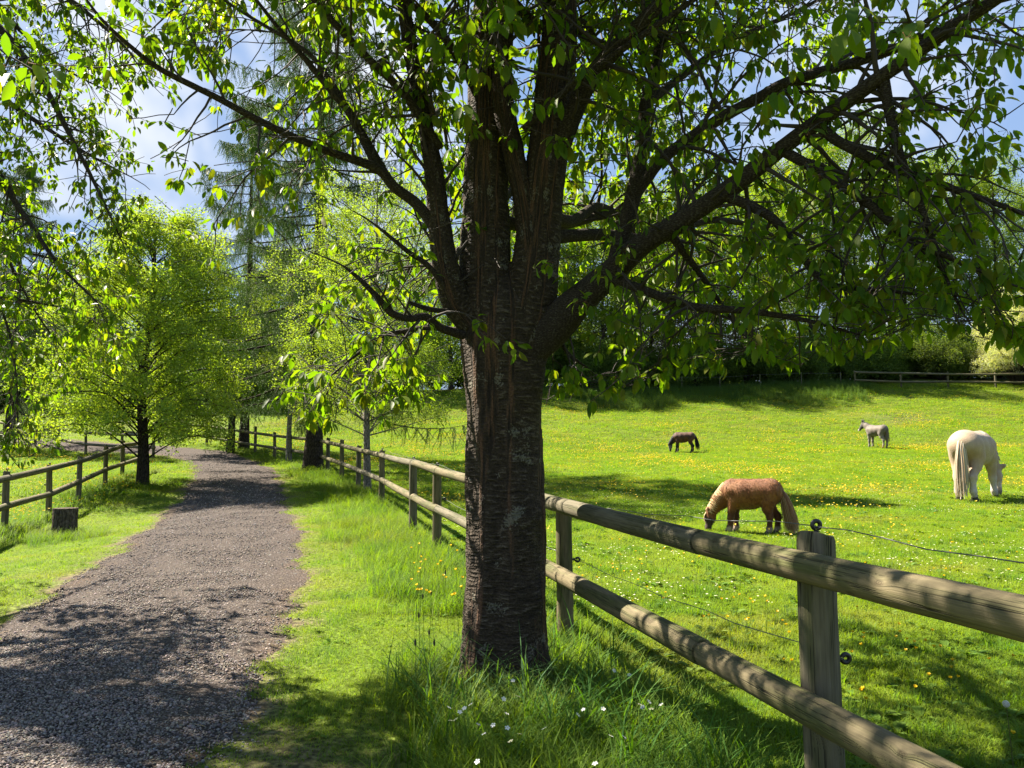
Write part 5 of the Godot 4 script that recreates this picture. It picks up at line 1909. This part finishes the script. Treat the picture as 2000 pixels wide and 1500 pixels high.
# ------------------------------------------------------------------ grass
func blades(count: int, spread: float, h0: float, h1: float, wide: float, lean: float, segs: int, straw: float, seed_: int) -> ArrayMesh:
	rng.seed = 6000 + seed_
	var g := Geo.new()
	for k in count:
		var a := rng.randf() * TAU
		var rr := sqrt(rng.randf()) * spread
		var p := Vector3(cos(a) * rr, -0.01, sin(a) * rr)
		var h := lerpf(h0, h1, pow(rng.randf(), 1.3))
		var az := rng.randf() * TAU
		var out := Vector3(cos(az), 0, sin(az))
		var side := Vector3(-sin(az), 0, cos(az))
		var w := wide * rng.randf_range(0.6, 1.25)
		var c := vary(Color(0.9, 0.9, 0.9), 0.22)
		if rng.randf() < straw:
			c = Color(1.9, 1.05, 2.6) * 0.9
		var l := lean * rng.randf_range(0.3, 1.3)
		var last_l := -1
		var last_r := -1
		for s in segs + 1:
			var f := float(s) / segs
			var q := p + Vector3(0, h * (f - 0.32 * l * f * f), 0) + out * h * l * f * f
			var nn := (Vector3(0, 0.9, 0) + out * -0.5).normalized()
			var ww := w * (1.0 - f * f) * (0.75 + 0.5 * f)
			if s == segs:
				var e := g.p(q, nn, c, Vector2.ZERO)
				g.t(last_l, e, last_r)
			else:
				var ll := g.p(q - side * ww, nn, c, Vector2.ZERO)
				var rr2 := g.p(q + side * ww, nn, c, Vector2.ZERO)
				if s > 0:
					g.t(last_l, ll, rr2)
					g.t(last_l, rr2, last_r)
				last_l = ll
				last_r = rr2
	return g.mesh()


func in_view(x: float, z: float, margin := 0.06) -> bool:
	# grass is only grown where the picture, or a step to its side, could show it
	var d := -z
	return absf(x) < (d + 2.6) * (0.70 + margin)


func line_dist(x: float, d: float, line: Array) -> float:
	var q := Vector2(x, d)
	var best := 1e9
	for k in line.size() - 1:
		var a := Vector2(line[k][0], line[k][1])
		var b := Vector2(line[k + 1][0], line[k + 1][1])
		var t := clampf((q - a).dot(b - a) / (b - a).length_squared(), 0.0, 1.0)
		best = minf(best, q.distance_to(a.lerp(b, t)))
	return best


var fence_r := [[1.62, 0.7], [1.14, 2.92], [0.40, 6.0], [-0.22, 8.4], [-1.03, 10.6], [-1.55, 12.1], [-2.80, 16.6], [-4.85, 22.0], [-7.1, 27.6], [-9.85, 32.0], [-14.5, 36.6]]
var fence_l := [[-8.0, 10.8], [-9.14, 14.0], [-10.35, 18.5], [-11.6, 23.0], [-12.2, 25.4]]


func fence_x(d: float) -> float:
	for k in fence_r.size() - 1:
		if d <= fence_r[k + 1][1]:
			return lerpf(fence_r[k][0], fence_r[k + 1][0], (d - fence_r[k][1]) / (fence_r[k + 1][1] - fence_r[k][1]))
	return -14.5


func make_grass() -> void:
	var lawn: Array[ArrayMesh] = [blades(46, 0.085, 0.025, 0.062, 0.0022, 0.7, 2, 0.05, 0), blades(40, 0.09, 0.02, 0.055, 0.0025, 0.9, 2, 0.08, 1)]
	var field: Array[ArrayMesh] = [blades(44, 0.11, 0.03, 0.085, 0.0028, 0.7, 2, 0.07, 2), blades(38, 0.11, 0.03, 0.10, 0.0032, 0.9, 2, 0.04, 3)]
	var tall: Array[ArrayMesh] = [blades(26, 0.09, 0.16, 0.36, 0.0034, 0.75, 5, 0.03, 4), blades(18, 0.10, 0.20, 0.46, 0.0040, 0.9, 6, 0.02, 5)]
	var long_: Array[ArrayMesh] = [blades(9, 0.07, 0.34, 0.66, 0.0046, 1.0, 7, 0.0, 6), blades(7, 0.08, 0.30, 0.58, 0.0052, 1.25, 7, 0.0, 7)]
	var herb := weed_patch(8)
	rng.seed = 31337
	var where := {}
	var tint := {}
	for nm in ["lawn0", "lawn1", "field0", "field1", "tall0", "tall1", "long0", "long1", "herb"]:
		where[nm] = [] as Array[Transform3D]
		tint[nm] = PackedColorArray()
	var d := 2.2
	while d < 60.0:
		var cell: float
		if d < 8.0: cell = 0.062
		elif d < 14.0: cell = 0.095
		elif d < 24.0: cell = 0.15
		elif d < 38.0: cell = 0.25
		else: cell = 0.36
		var grow := maxf(1.0, cell / 0.085)
		var half := (d + 2.6) * 0.76
		var x := -half
		while x < half:
			var px := x + rng.randf_range(-0.5, 0.5) * cell
			var dd := d + rng.randf_range(-0.5, 0.5) * cell
			x += cell
			var z := -dd
			var left_over := dd < 45.0 and px < -16.0 and dd < 26.0
			var pd := path_dist(px, z)
			var e := absf(pd) - HALF - edge_wobble(px, z)
			if e < 0.0:
				continue
			var bare := soil_share(px, z)
			if rng.randf() < bare * 0.96:
				continue
			if Vector2(px + 0.05, dd - 5.12).length() < 0.27:
				continue
			var c := turf_color(px, z) * 1.0
			c = Color(c.r * 1.45, c.g * 1.5, c.b * 1.25)
			c = vary(c, 0.22)
			var tuft := n2.get_noise_2d(px * 1.1 + 300.0, dd * 1.1)
			c = c.lerp(Color(c.r * 0.62, c.g * 0.80, c.b * 1.1), smoothstep(0.12, 0.42, tuft) * 0.8)
			var fx := fence_x(dd)
			var paddock := px > fx + 0.05
			var near_fence := line_dist(px, dd, fence_r) if dd < 40.0 and absf(px - fx) < 2.5 else 9.0
			var near_left := line_dist(px, dd, fence_l) if dd < 28.0 and px < -6.0 else 9.0
			var tree := Vector2(px + 0.05, dd - 5.12).length()
			# how tall it grows here
			var rank := 0.0
			rank = maxf(rank, smoothstep(0.62, 0.2, near_fence + n2.get_noise_2d(px * 1.5, dd * 1.5) * 0.35) * (1.0 if not paddock else 0.45))
			rank = maxf(rank, smoothstep(1.05, 0.4, tree + n2.get_noise_2d(px * 1.5, dd * 1.5) * 0.4))
			if pd > 0.0 and px > -0.75 and dd < 5.4 and not paddock:
				rank = maxf(rank, smoothstep(-0.75, -0.25, px + n2.get_noise_2d(px * 1.5, dd * 1.5) * 0.3))
			rank = maxf(rank, smoothstep(0.75, 0.25, near_left + n2.get_noise_2d(px, dd) * 0.3) * 0.9)
			for q in [[-10.1, 21.4, 1.0], [-6.7, 26.0, 1.4], [-3.52, 19.0, 1.0], [-7.75, 13.2, 1.2], [-12.3, 33.4, 1.6]]:
				if dd > 11.0:
					rank = maxf(rank, smoothstep(q[2], q[2] * 0.4, Vector2(px - q[0], dd - q[1]).length()) * 0.8)
			# the verge between lawn and fence further up is left long
			if not paddock and pd > 0.0 and dd > 7.0:
				rank = maxf(rank, smoothstep(1.5, 0.7, near_fence + n2.get_noise_2d(px * 0.9, dd * 0.9) * 0.6) * 0.92)
			var turn := Basis(Vector3.UP, rng.randf() * TAU)
			var y := H(px, z)
			if rank > 0.15 and rng.randf() < rank * (0.9 if dd < 14.0 else 0.7):
				var s := rng.randf_range(0.5, 1.0) * (0.5 + 0.5 * rank) * (0.8 if tree < 0.8 and dd < 5.2 else 1.0)
				var nm := "tall0" if rng.randf() < 0.6 else "tall1"
				where[nm].append(Transform3D(turn.scaled(Vector3(s * lerpf(1.0, grow, 0.6), s, s * lerpf(1.0, grow, 0.6))), Vector3(px, y, z)))
				tint[nm].append(Color(c.r * 0.76, c.g * 0.86, c.b * 1.05))
				if dd < 9.0 and rng.randf() < 0.16 * smoothstep(0.4, 1.0, rank) and (tree < 1.5 or near_fence < 0.5):
					var ln := "long0" if rng.randf() < 0.5 else "long1"
					where[ln].append(Transform3D(turn.scaled(Vector3.ONE * rng.randf_range(0.65, 1.05)), Vector3(px, y, z)))
					tint[ln].append(Color(c.r * 0.55, c.g * 0.76, c.b * 1.3))
				continue
			var nm2: String
			var sy := 1.0
			if paddock or pd < 0.0 and px < -9.0:
				nm2 = "field0" if rng.randf() < 0.5 else "field1"
				sy = rng.randf_range(0.45, 1.0) * (0.75 + 0.6 * maxf(0.0, n2.get_noise_2d(px * 0.35, dd * 0.35))) * (1.0 + 1.1 * smoothstep(0.15, 0.45, tuft))
				if rng.randf() < 0.06 and dd < 40.0:
					where.herb.append(Transform3D(turn.scaled(Vector3.ONE * rng.randf_range(0.5, 1.0) * minf(grow, 1.4)), Vector3(px, y, z)))
					tint.herb.append(Color(c.r * 0.75, c.g * 0.85, c.b * 1.2))
			else:
				nm2 = "lawn0" if rng.randf() < 0.5 else "lawn1"
				sy = rng.randf_range(0.55, 1.0) * (1.0 - 0.4 * bare) * (1.0 + 0.5 * smoothstep(0.15, 0.45, tuft))
				if rng.randf() < 0.025 and dd < 12.0:
					where.herb.append(Transform3D(turn.scaled(Vector3.ONE * rng.randf_range(0.35, 0.6)), Vector3(px, y, z)))
					tint.herb.append(Color(c.r * 0.8, c.g * 0.9, c.b * 1.2))
			where[nm2].append(Transform3D(turn.scaled(Vector3(grow, sy * lerpf(1.0, grow, 0.3), grow)), Vector3(px, y, z)))
			tint[nm2].append(c)
		d += cell
	for nm in ["lawn0", "lawn1", "field0", "field1", "tall0", "tall1", "long0", "long1"]:
		var mesh: ArrayMesh = {"lawn0": lawn[0], "lawn1": lawn[1], "field0": field[0], "field1": field[1], "tall0": tall[0], "tall1": tall[1], "long0": long_[0], "long1": long_[1]}[nm]
		var o := scatter({"la": "lawn_grass", "fi": "paddock_grass", "ta": "tall_grass", "lo": "long_grass"}[nm.left(2)], mesh, M.grass, where[nm], tint[nm])
		tag(o, {"la": "short mown grass of the verges beside the path", "fi": "grazed grass of the paddock and the left meadow", "ta": "uncut grass round the trunks and along the fences", "lo": "long arching grass blades at the foot of the cherry and by the fence posts"}[nm.left(2)], "grass", "", "stuff")
	tag(scatter("low_herbs", herb, M.grass, where.herb, tint.herb), "low broad-leaved herbs scattered in the paddock grass", "herbs", "", "stuff")


func weed_patch(count: int) -> ArrayMesh:
	rng.seed = 616
	var g := Geo.new()
	for k in count:
		var a := rng.randf() * TAU
		var d := Vector3(cos(a), rng.randf_range(0.2, 0.9), sin(a)).normalized()
		leaf(g, Vector3(cos(a) * 0.02, 0.01, sin(a) * 0.02), d, Vector3.UP, rng.randf_range(0.05, 0.11), 0.5, vary(Color(0.9, 0.9, 0.9), 0.2), 0.35, 0.15)
	return g.mesh()


# ------------------------------------------------------------------ flowers and herbs
func stitchwort_mesh(h: float, seed_: int) -> Array:
	# [stem, petals, centre]
	var r := RandomNumberGenerator.new()
	r.seed = 700 + seed_
	var st := Geo.new()
	var bend := Vector3(r.randf_range(-0.05, 0.05), 0, r.randf_range(-0.05, 0.05))
	var line := catmull([[Vector3(0, 0, 0) - bend, 0.0012], [Vector3(0, h * 0.55, 0) - bend * 0.4, 0.001], [Vector3(0, h, 0), 0.0009]], 4)
	tube(st, line[0], line[1], 4, Color(0.10, 0.18, 0.05))
	for k in 4:
		var a := r.randf() * TAU
		leaf(st, Vector3(0, h * (0.35 + 0.15 * k), 0) - bend * 0.4, Vector3(cos(a), 0.5, sin(a)).normalized(), Vector3.UP, 0.035, 0.14, Color(0.11, 0.20, 0.05), 0.2, 0.1)
	var pe := Geo.new()
	var face := Vector3(r.randf_range(-0.4, 0.4), 0.75, r.randf_range(0.2, 0.8)).normalized()
	var b := look(face, Vector3(0, 1, 0.2))
	var at := Vector3(0, h, 0)
	for k in 5:
		for e in [-1.0, 1.0]:
			# each petal is cleft in two
			var a: float = TAU * k / 5.0 + e * 0.19
			var dir := (b.x * cos(a) + b.y * sin(a) + face * 0.28).normalized()
			leaf(pe, at, dir, face, 0.0135, 0.40, Color(0.82, 0.83, 0.80), 0.25, 0.05)
	var ce := Geo.new()
	tube(ce, PackedVector3Array([at, at + face * 0.0022, at + face * 0.0035]), PackedFloat32Array([0.0022, 0.002, 0.0008]), 6, Color(0.50, 0.45, 0.10), true)
	return [st.mesh(), pe.mesh(), ce.mesh()]


func buttercup_mesh(h: float, seed_: int) -> Array:
	var r := RandomNumberGenerator.new()
	r.seed = 800 + seed_
	var st := Geo.new()
	var bend := Vector3(r.randf_range(-0.05, 0.05), 0, r.randf_range(-0.05, 0.05))
	var line := catmull([[-bend, 0.0014], [Vector3(0, h * 0.5, 0) - bend * 0.5, 0.0012], [Vector3(0, h, 0), 0.001]], 4)
	tube(st, line[0], line[1], 4, Color(0.11, 0.19, 0.04))
	for k in 3:
		var a := r.randf() * TAU
		leaf(st, Vector3(0, h * 0.3, 0) - bend * 0.6, Vector3(cos(a), 0.5, sin(a)).normalized(), Vector3.UP, 0.04, 0.3, Color(0.11, 0.20, 0.04), 0.2, 0.1)
	var pe := Geo.new()
	var face := Vector3(r.randf_range(-0.35, 0.35), 0.9, r.randf_range(-0.1, 0.5)).normalized()
	var b := look(face, Vector3(0, 1, 0.2))
	for k in 5:
		var a := TAU * k / 5.0
		var dir := (b.x * cos(a) + b.y * sin(a) + face * 0.75).normalized()
		leaf(pe, Vector3(0, h, 0), dir, face - dir * 0.3, 0.0145, 0.95, Color(0.72, 0.50, 0.012), -0.25, 0.05)
	var ce := Geo.new()
	tube(ce, PackedVector3Array([Vector3(0, h, 0), Vector3(0, h, 0) + face * 0.004, Vector3(0, h, 0) + face * 0.006]), PackedFloat32Array([0.003, 0.003, 0.001]), 6, Color(0.55, 0.42, 0.02), true)
	return [st.mesh(), pe.mesh(), ce.mesh()]


func flower(called: String, label: String, group: String, at: Vector3, meshes: Array, scale_: float) -> void:
	var o := thing(called, label, "flower", at, rng.randf() * TAU, group)
	part("stem", meshes[0], M.grass, o)
	part("petals", meshes[1], M.petal, o)
	part("flower_head", meshes[2], M.straw, o)
	o.scale = Vector3.ONE * scale_


func make_plants() -> void:
	rng.seed = 808
	# white stitchwort in the long grass in front of the cherry
	var white := [[984, 1369], [1012, 1363], [919, 1376], [907, 1384], [877, 1382], [898, 1393], [890, 1409], [880, 1413], [934, 1420], [963, 1421], [945, 1436], [991, 1426], [990, 1394], [1014, 1436], [997, 1450], [1063, 1426], [1129, 1399], [1139, 1388], [1178, 1385], [1193, 1438], [1219, 1440], [1250, 1377], [1255, 1384], [1268, 1372], [1272, 1387], [1291, 1378], [932, 1488], [1200, 1312], [1229, 1321], [1162, 1492], [1002, 1331]]
	for q in white:
		var h := rng.randf_range(0.24, 0.33)
		flower("stitchwort", "small white five-petalled flower in the long grass below the cherry trunk", "white flowers below the cherry", ground_under(q[0], q[1], h), stitchwort_mesh(h, int(q[0])), 1.0)
	# buttercups: the near ones one by one
	var near := [[245, 665], [345, 688], [652, 700], [690, 770], [1045, 768], [1105, 775], [1105, 800], [1093, 838], [1308, 770], [1290, 790], [1348, 803], [1388, 823], [1397, 857], [1342, 868], [1453, 822], [1500, 853], [1535, 853], [1810, 915], [1938, 903], [1605, 940], [1596, 970], [1633, 1030], [1590, 1035], [1472, 1013], [1393, 1077], [1105, 1095], [1088, 1102], [660, 930], [705, 935], [1118, 1162], [1040, 880], [1300, 720], [1070, 625], [1940, 1345]]
	for k in near.size():
		var h := rng.randf_range(0.14, 0.22)
		flower("buttercup", "yellow buttercup in the shaded paddock grass behind the near fence post", "buttercups behind the near fence post", ground_under(1300 + near[k][0] * 0.35, 975 + near[k][1] * 0.35, h), buttercup_mesh(h, k), 1.15)
	for k in 26:
		var h := rng.randf_range(0.28, 0.46)
		var at := ground_under(rng.randf_range(800, 905), rng.randf_range(1075, 1185), h)
		flower("buttercup", "yellow buttercup in the tall grass just left of the cherry trunk", "buttercups left of the cherry trunk", at, buttercup_mesh(h, 50 + k), 1.2)
	for k in 90:
		var at := ground_under(rng.randf_range(1090, 2000), rng.randf_range(1050, 1230), 0.18)
		var h := rng.randf_range(0.12, 0.24)
		if at.x < fence_x(-at.z) + 0.3:
			continue
		flower("buttercup", "yellow buttercup in the sunny paddock grass behind the fence rails", "buttercups in the near paddock", at, buttercup_mesh(h, 100 + k % 20), 1.2)
	# the rest as one mass
	var g := Geo.new()
	for k in 5:
		var a := TAU * k / 5.0
		small_leaf(g, Vector3.ZERO, Vector3(cos(a) * 0.75, 0.6, sin(a) * 0.75).normalized(), Vector3.UP, 1.0, 0.95, Color(0.72, 0.52, 0.012))
	var head := g.mesh()
	var where: Array[Transform3D] = []
	var tint := PackedColorArray()
	var made := 0
	while made < 110000:
		made += 1
		var d := 8.0 + 46.0 * pow(rng.randf(), 0.62)
		var x := rng.randf_range(-1, 1) * d * 0.74
		if x < fence_x(d) + 0.6 and not (x < -9.6 and d < 36.0 and path_dist(x, -d) < -2.5):
			continue
		var dense := n1.get_noise_2d(x * 1.6 + 30.0, d * 1.6) * 0.7 + n2.get_noise_2d(x * 0.5, d * 0.5) * 0.5
		var want := smoothstep(0.0, 0.6, dense) * smoothstep(8.0, 20.0, d) * (1.0 - 0.75 * smoothstep(40.0, 52.0, d)) + 0.03
		if rng.randf() > want:
			continue
		var s := rng.randf_range(0.016, 0.025) * (1.0 + d * 0.014)
		where.append(Transform3D(Basis.from_euler(Vector3(rng.randf_range(-0.4, 0.4), rng.randf() * TAU, rng.randf_range(-0.4, 0.4))).scaled(Vector3.ONE * s), Vector3(x, H(x, -d) + rng.randf_range(0.07, 0.20), -d)))
		tint.append(Color(1, 1, 1))
	tag(scatter("buttercup_flowers", head, M.petal, where, tint), "countless yellow buttercups spread over the paddock and the left meadow", "flowers", "", "stuff")
	# daisies
	var w2: Array[Transform3D] = []
	var t2 := PackedColorArray()
	for k in 9000:
		var d := 7.0 + 24.0 * rng.randf()
		var x := rng.randf_range(-0.4, 1) * d * 0.74
		if x < fence_x(d) + 0.6 or n1.get_noise_2d(x * 2.0 - 60.0, d * 2.0) < 0.05:
			continue
		w2.append(Transform3D(Basis.from_euler(Vector3(rng.randf_range(-0.4, 0.4), rng.randf() * TAU, 0)).scaled(Vector3(1, 0.5, 1) * rng.randf_range(0.010, 0.017)), Vector3(x, H(x, -d) + rng.randf_range(0.05, 0.09), -d)))
		t2.append(Color(1.12, 1.5, 50.0))
	tag(scatter("daisies", head, M.petal, w2, t2), "small white daisies sprinkled in the paddock grass", "flowers", "", "stuff")
	# nettles along the shaded top of the paddock
	var ng := Geo.new()
	for k in 16:
		var a := k * 2.4
		var y := 0.12 + 0.05 * k
		leaf(ng, Vector3(0, y, 0), Vector3(cos(a), -0.15, sin(a)).normalized(), Vector3.UP, 0.13 * (1.2 - k * 0.04), 0.5, vary(Color(0.9, 0.9, 0.9), 0.15), 0.2, 0.1)
	tube(ng, PackedVector3Array([Vector3.ZERO, Vector3(0, 0.95, 0)]), PackedFloat32Array([0.006, 0.003]), 3, Color(0.7, 0.7, 0.7))
	var w3: Array[Transform3D] = []
	var t3 := PackedColorArray()
	for k in 9000:
		var x := rng.randf_range(0.0, 27.0)
		var d := rng.randf_range(51.5, 60.0)
		var edge := 54.5 + 1.8 * sin(x * 0.5) + n2.get_noise_2d(x * 0.4, 3.0) * 3.0 - 0.15 * (13.0 - absf(x - 13.0))
		if d < edge:
			continue
		var s := rng.randf_range(0.25, 0.6)
		w3.append(Transform3D(Basis(Vector3.UP, rng.randf() * TAU).scaled(Vector3(s * 1.5, s, s * 1.5)), Vector3(x, H(x, -d), -d)))
		t3.append(vary(Color(0.12, 0.205, 0.075), 0.2))
	tag(scatter("nettles", ng.mesh(), M.tree_leaf, w3, t3), "bank of nettles in the shade along the top of the paddock", "nettles", "", "stuff")
	# plantain heads left of the trunk
	for q in [[818, 1205], [826, 1168], [838, 1240], [811, 1260], [848, 1258], [870, 1120], [842, 1162]]:
		var h := rng.randf_range(0.38, 0.52)
		var at := ground_under(q[0], q[1], h)
		var o := thing("plantain", "thin plantain stalk with a dark seed head left of the cherry trunk", "plant", at, 0.0, "plantain stalks left of the cherry")
		var st := Geo.new()
		var line := catmull([[Vector3(0.03, 0, 0), 0.0014], [Vector3(0.01, h * 0.5, 0), 0.0013], [Vector3(0, h, 0), 0.0011]], 4)
		tube(st, line[0], line[1], 5, Color(0.12, 0.15, 0.05))
		part("stem", st.mesh(), M.grass, o)
		var hd := Geo.new()
		tube(hd, PackedVector3Array([Vector3(0, h - 0.012, 0), Vector3(0, h, 0), Vector3(0, h + 0.012, 0), Vector3(0, h + 0.028, 0)]), PackedFloat32Array([0.003, 0.0065, 0.006, 0.0015]), 7, Color(0.035, 0.028, 0.02), true)
		part("seed_head", hd.mesh(), M.hair, o)
	# broad dock leaves at the foot of the trunk
	for q in [[835, 1300, 0.0], [868, 1265, 0.7], [1075, 1408, 1.6]]:
		var at := ground_under(q[0], q[1], 0.12)
		var o := thing("dock_plant", ["dock plant with broad leaves left of the cherry's foot", "grey-green dock plant with upright leaves against the left side of the trunk", "low jagged-leaved plant among the white flowers in front of the trunk"][int(q[2] / 0.65)], "plant", at, q[2])
		for k in 8:
			var lg := Geo.new()
			leaf(lg, Vector3.ZERO, Vector3(0, 0, 1), Vector3.UP, 1.0, 0.42, Color(0.105, 0.185, 0.045), 0.35, 0.12)
			var a := TAU * k / 8.0 + 0.3
			var lf := part("leaf", lg.mesh(), M.grass, o)
			lf.transform = Transform3D(look(Vector3(cos(a), rng.randf_range(0.5, 1.3), sin(a)).normalized(), Vector3.UP).scaled(Vector3.ONE * rng.randf_range(0.14, 0.24)), Vector3(cos(a) * 0.02, 0.0, sin(a) * 0.02))


func make_small_things() -> void:
	rng.seed = 77
	# the stump left of the path
	var at := on_ground(137, 13.55)
	var o := thing("tree_stump", "sawn-off dark tree stump in the grass between the left fence and the path", "stump", at)
	var g := Geo.new()
	var sides := 40
	var rings := 10
	for k in rings + 1:
		var h := -0.1 + 0.60 * k / rings
		for j in sides + 1:
			var a := TAU * j / sides
			var r := 0.195 * (1.0 + 0.35 * exp(-maxf(h, 0.0) * 9.0) * (0.5 + 0.5 * cos(a * 4.0 + 1.0))) + 0.012 * n2.get_noise_3d(cos(a) * 3.0, sin(a) * 3.0, h * 1.5)
			g.p(Vector3(cos(a) * r, h, -sin(a) * r), Vector3(cos(a), 0.05, -sin(a)), Color(0.135, 0.112, 0.088), Vector2(float(j) / sides, h))
	for k in rings:
		for j in sides:
			var a := k * (sides + 1) + j
			g.t(a, a + sides + 1, a + sides + 2)
			g.t(a, a + sides + 2, a + 1)
	part("bark", g.mesh(), M.far_bark, o)
	var top := Geo.new()
	var mid := top.p(Vector3(0, 0.502, 0), Vector3.UP, Color(0.20, 0.165, 0.12), Vector2.ZERO)
	for j in sides + 1:
		top.p(g.v[rings * (sides + 1) + j], Vector3.UP, Color(0.18, 0.148, 0.11), Vector2.ZERO)
	for j in sides:
		top.t(mid, mid + 2 + j, mid + 1 + j)
	part("cut_face", top.mesh(), M.far_bark, o)
	# dandelion clock by the right edge
	var dh := 0.34
	var dat := ground_under(1965, 1378, dh)
	var dn := thing("dandelion_clock", "white dandelion clock on a thin stalk in the grass at the right edge", "flower", dat)
	var st := Geo.new()
	tube(st, PackedVector3Array([Vector3(0.02, 0, 0), Vector3(0.012, dh * 0.5, 0), Vector3(0, dh, 0)]), PackedFloat32Array([0.0022, 0.002, 0.0016]), 6, Color(0.16, 0.17, 0.08))
	part("stem", st.mesh(), M.grass, dn)
	var puff := Geo.new()
	for k in 150:
		var d := any_dir()
		var c := Vector3(0, dh, 0)
		tube(puff, PackedVector3Array([c, c + d * 0.012]), PackedFloat32Array([0.0003, 0.0003]), 3, Color(0.6, 0.58, 0.5))
		var b := look(d, Vector3(0.1, 0.9, 0.3))
		for j in 4:
			var a := TAU * j / 4.0
			small_leaf(puff, c + d * 0.012, (d + (b.x * cos(a) + b.y * sin(a)) * 1.2).normalized(), d, 0.006, 0.35, Color(0.8, 0.8, 0.78))
	part("seed_head", puff.mesh(), M.petal, dn)
	# dry stalks lying along the edge of the path
	var straw := Geo.new()
	for k in 420:
		var d := rng.randf_range(2.8, 11.0)
		var side := 1.0 if rng.randf() < 0.72 else -1.0
		var x := path_mid(d) + side * (HALF + rng.randf_range(-0.75, 0.4) * rng.randf())
		var a := rng.randf() * TAU
		var l := rng.randf_range(0.02, 0.085)
		var p := Vector3(x, H(x, -d) + 0.045, -d)
		var q := p + Vector3(cos(a) * l, rng.randf_range(-0.004, 0.012), sin(a) * l)
		tube(straw, PackedVector3Array([p, p.lerp(q, 0.5) + Vector3(0, 0.004, 0), q]), PackedFloat32Array([0.0011, 0.0013, 0.0006]), 3, vary(Color(0.40, 0.32, 0.20), 0.25))
	tag(part("straw", straw.mesh(), M.straw), "dry grass stalks strewn along the edges of the gravel path", "straw", "", "stuff")
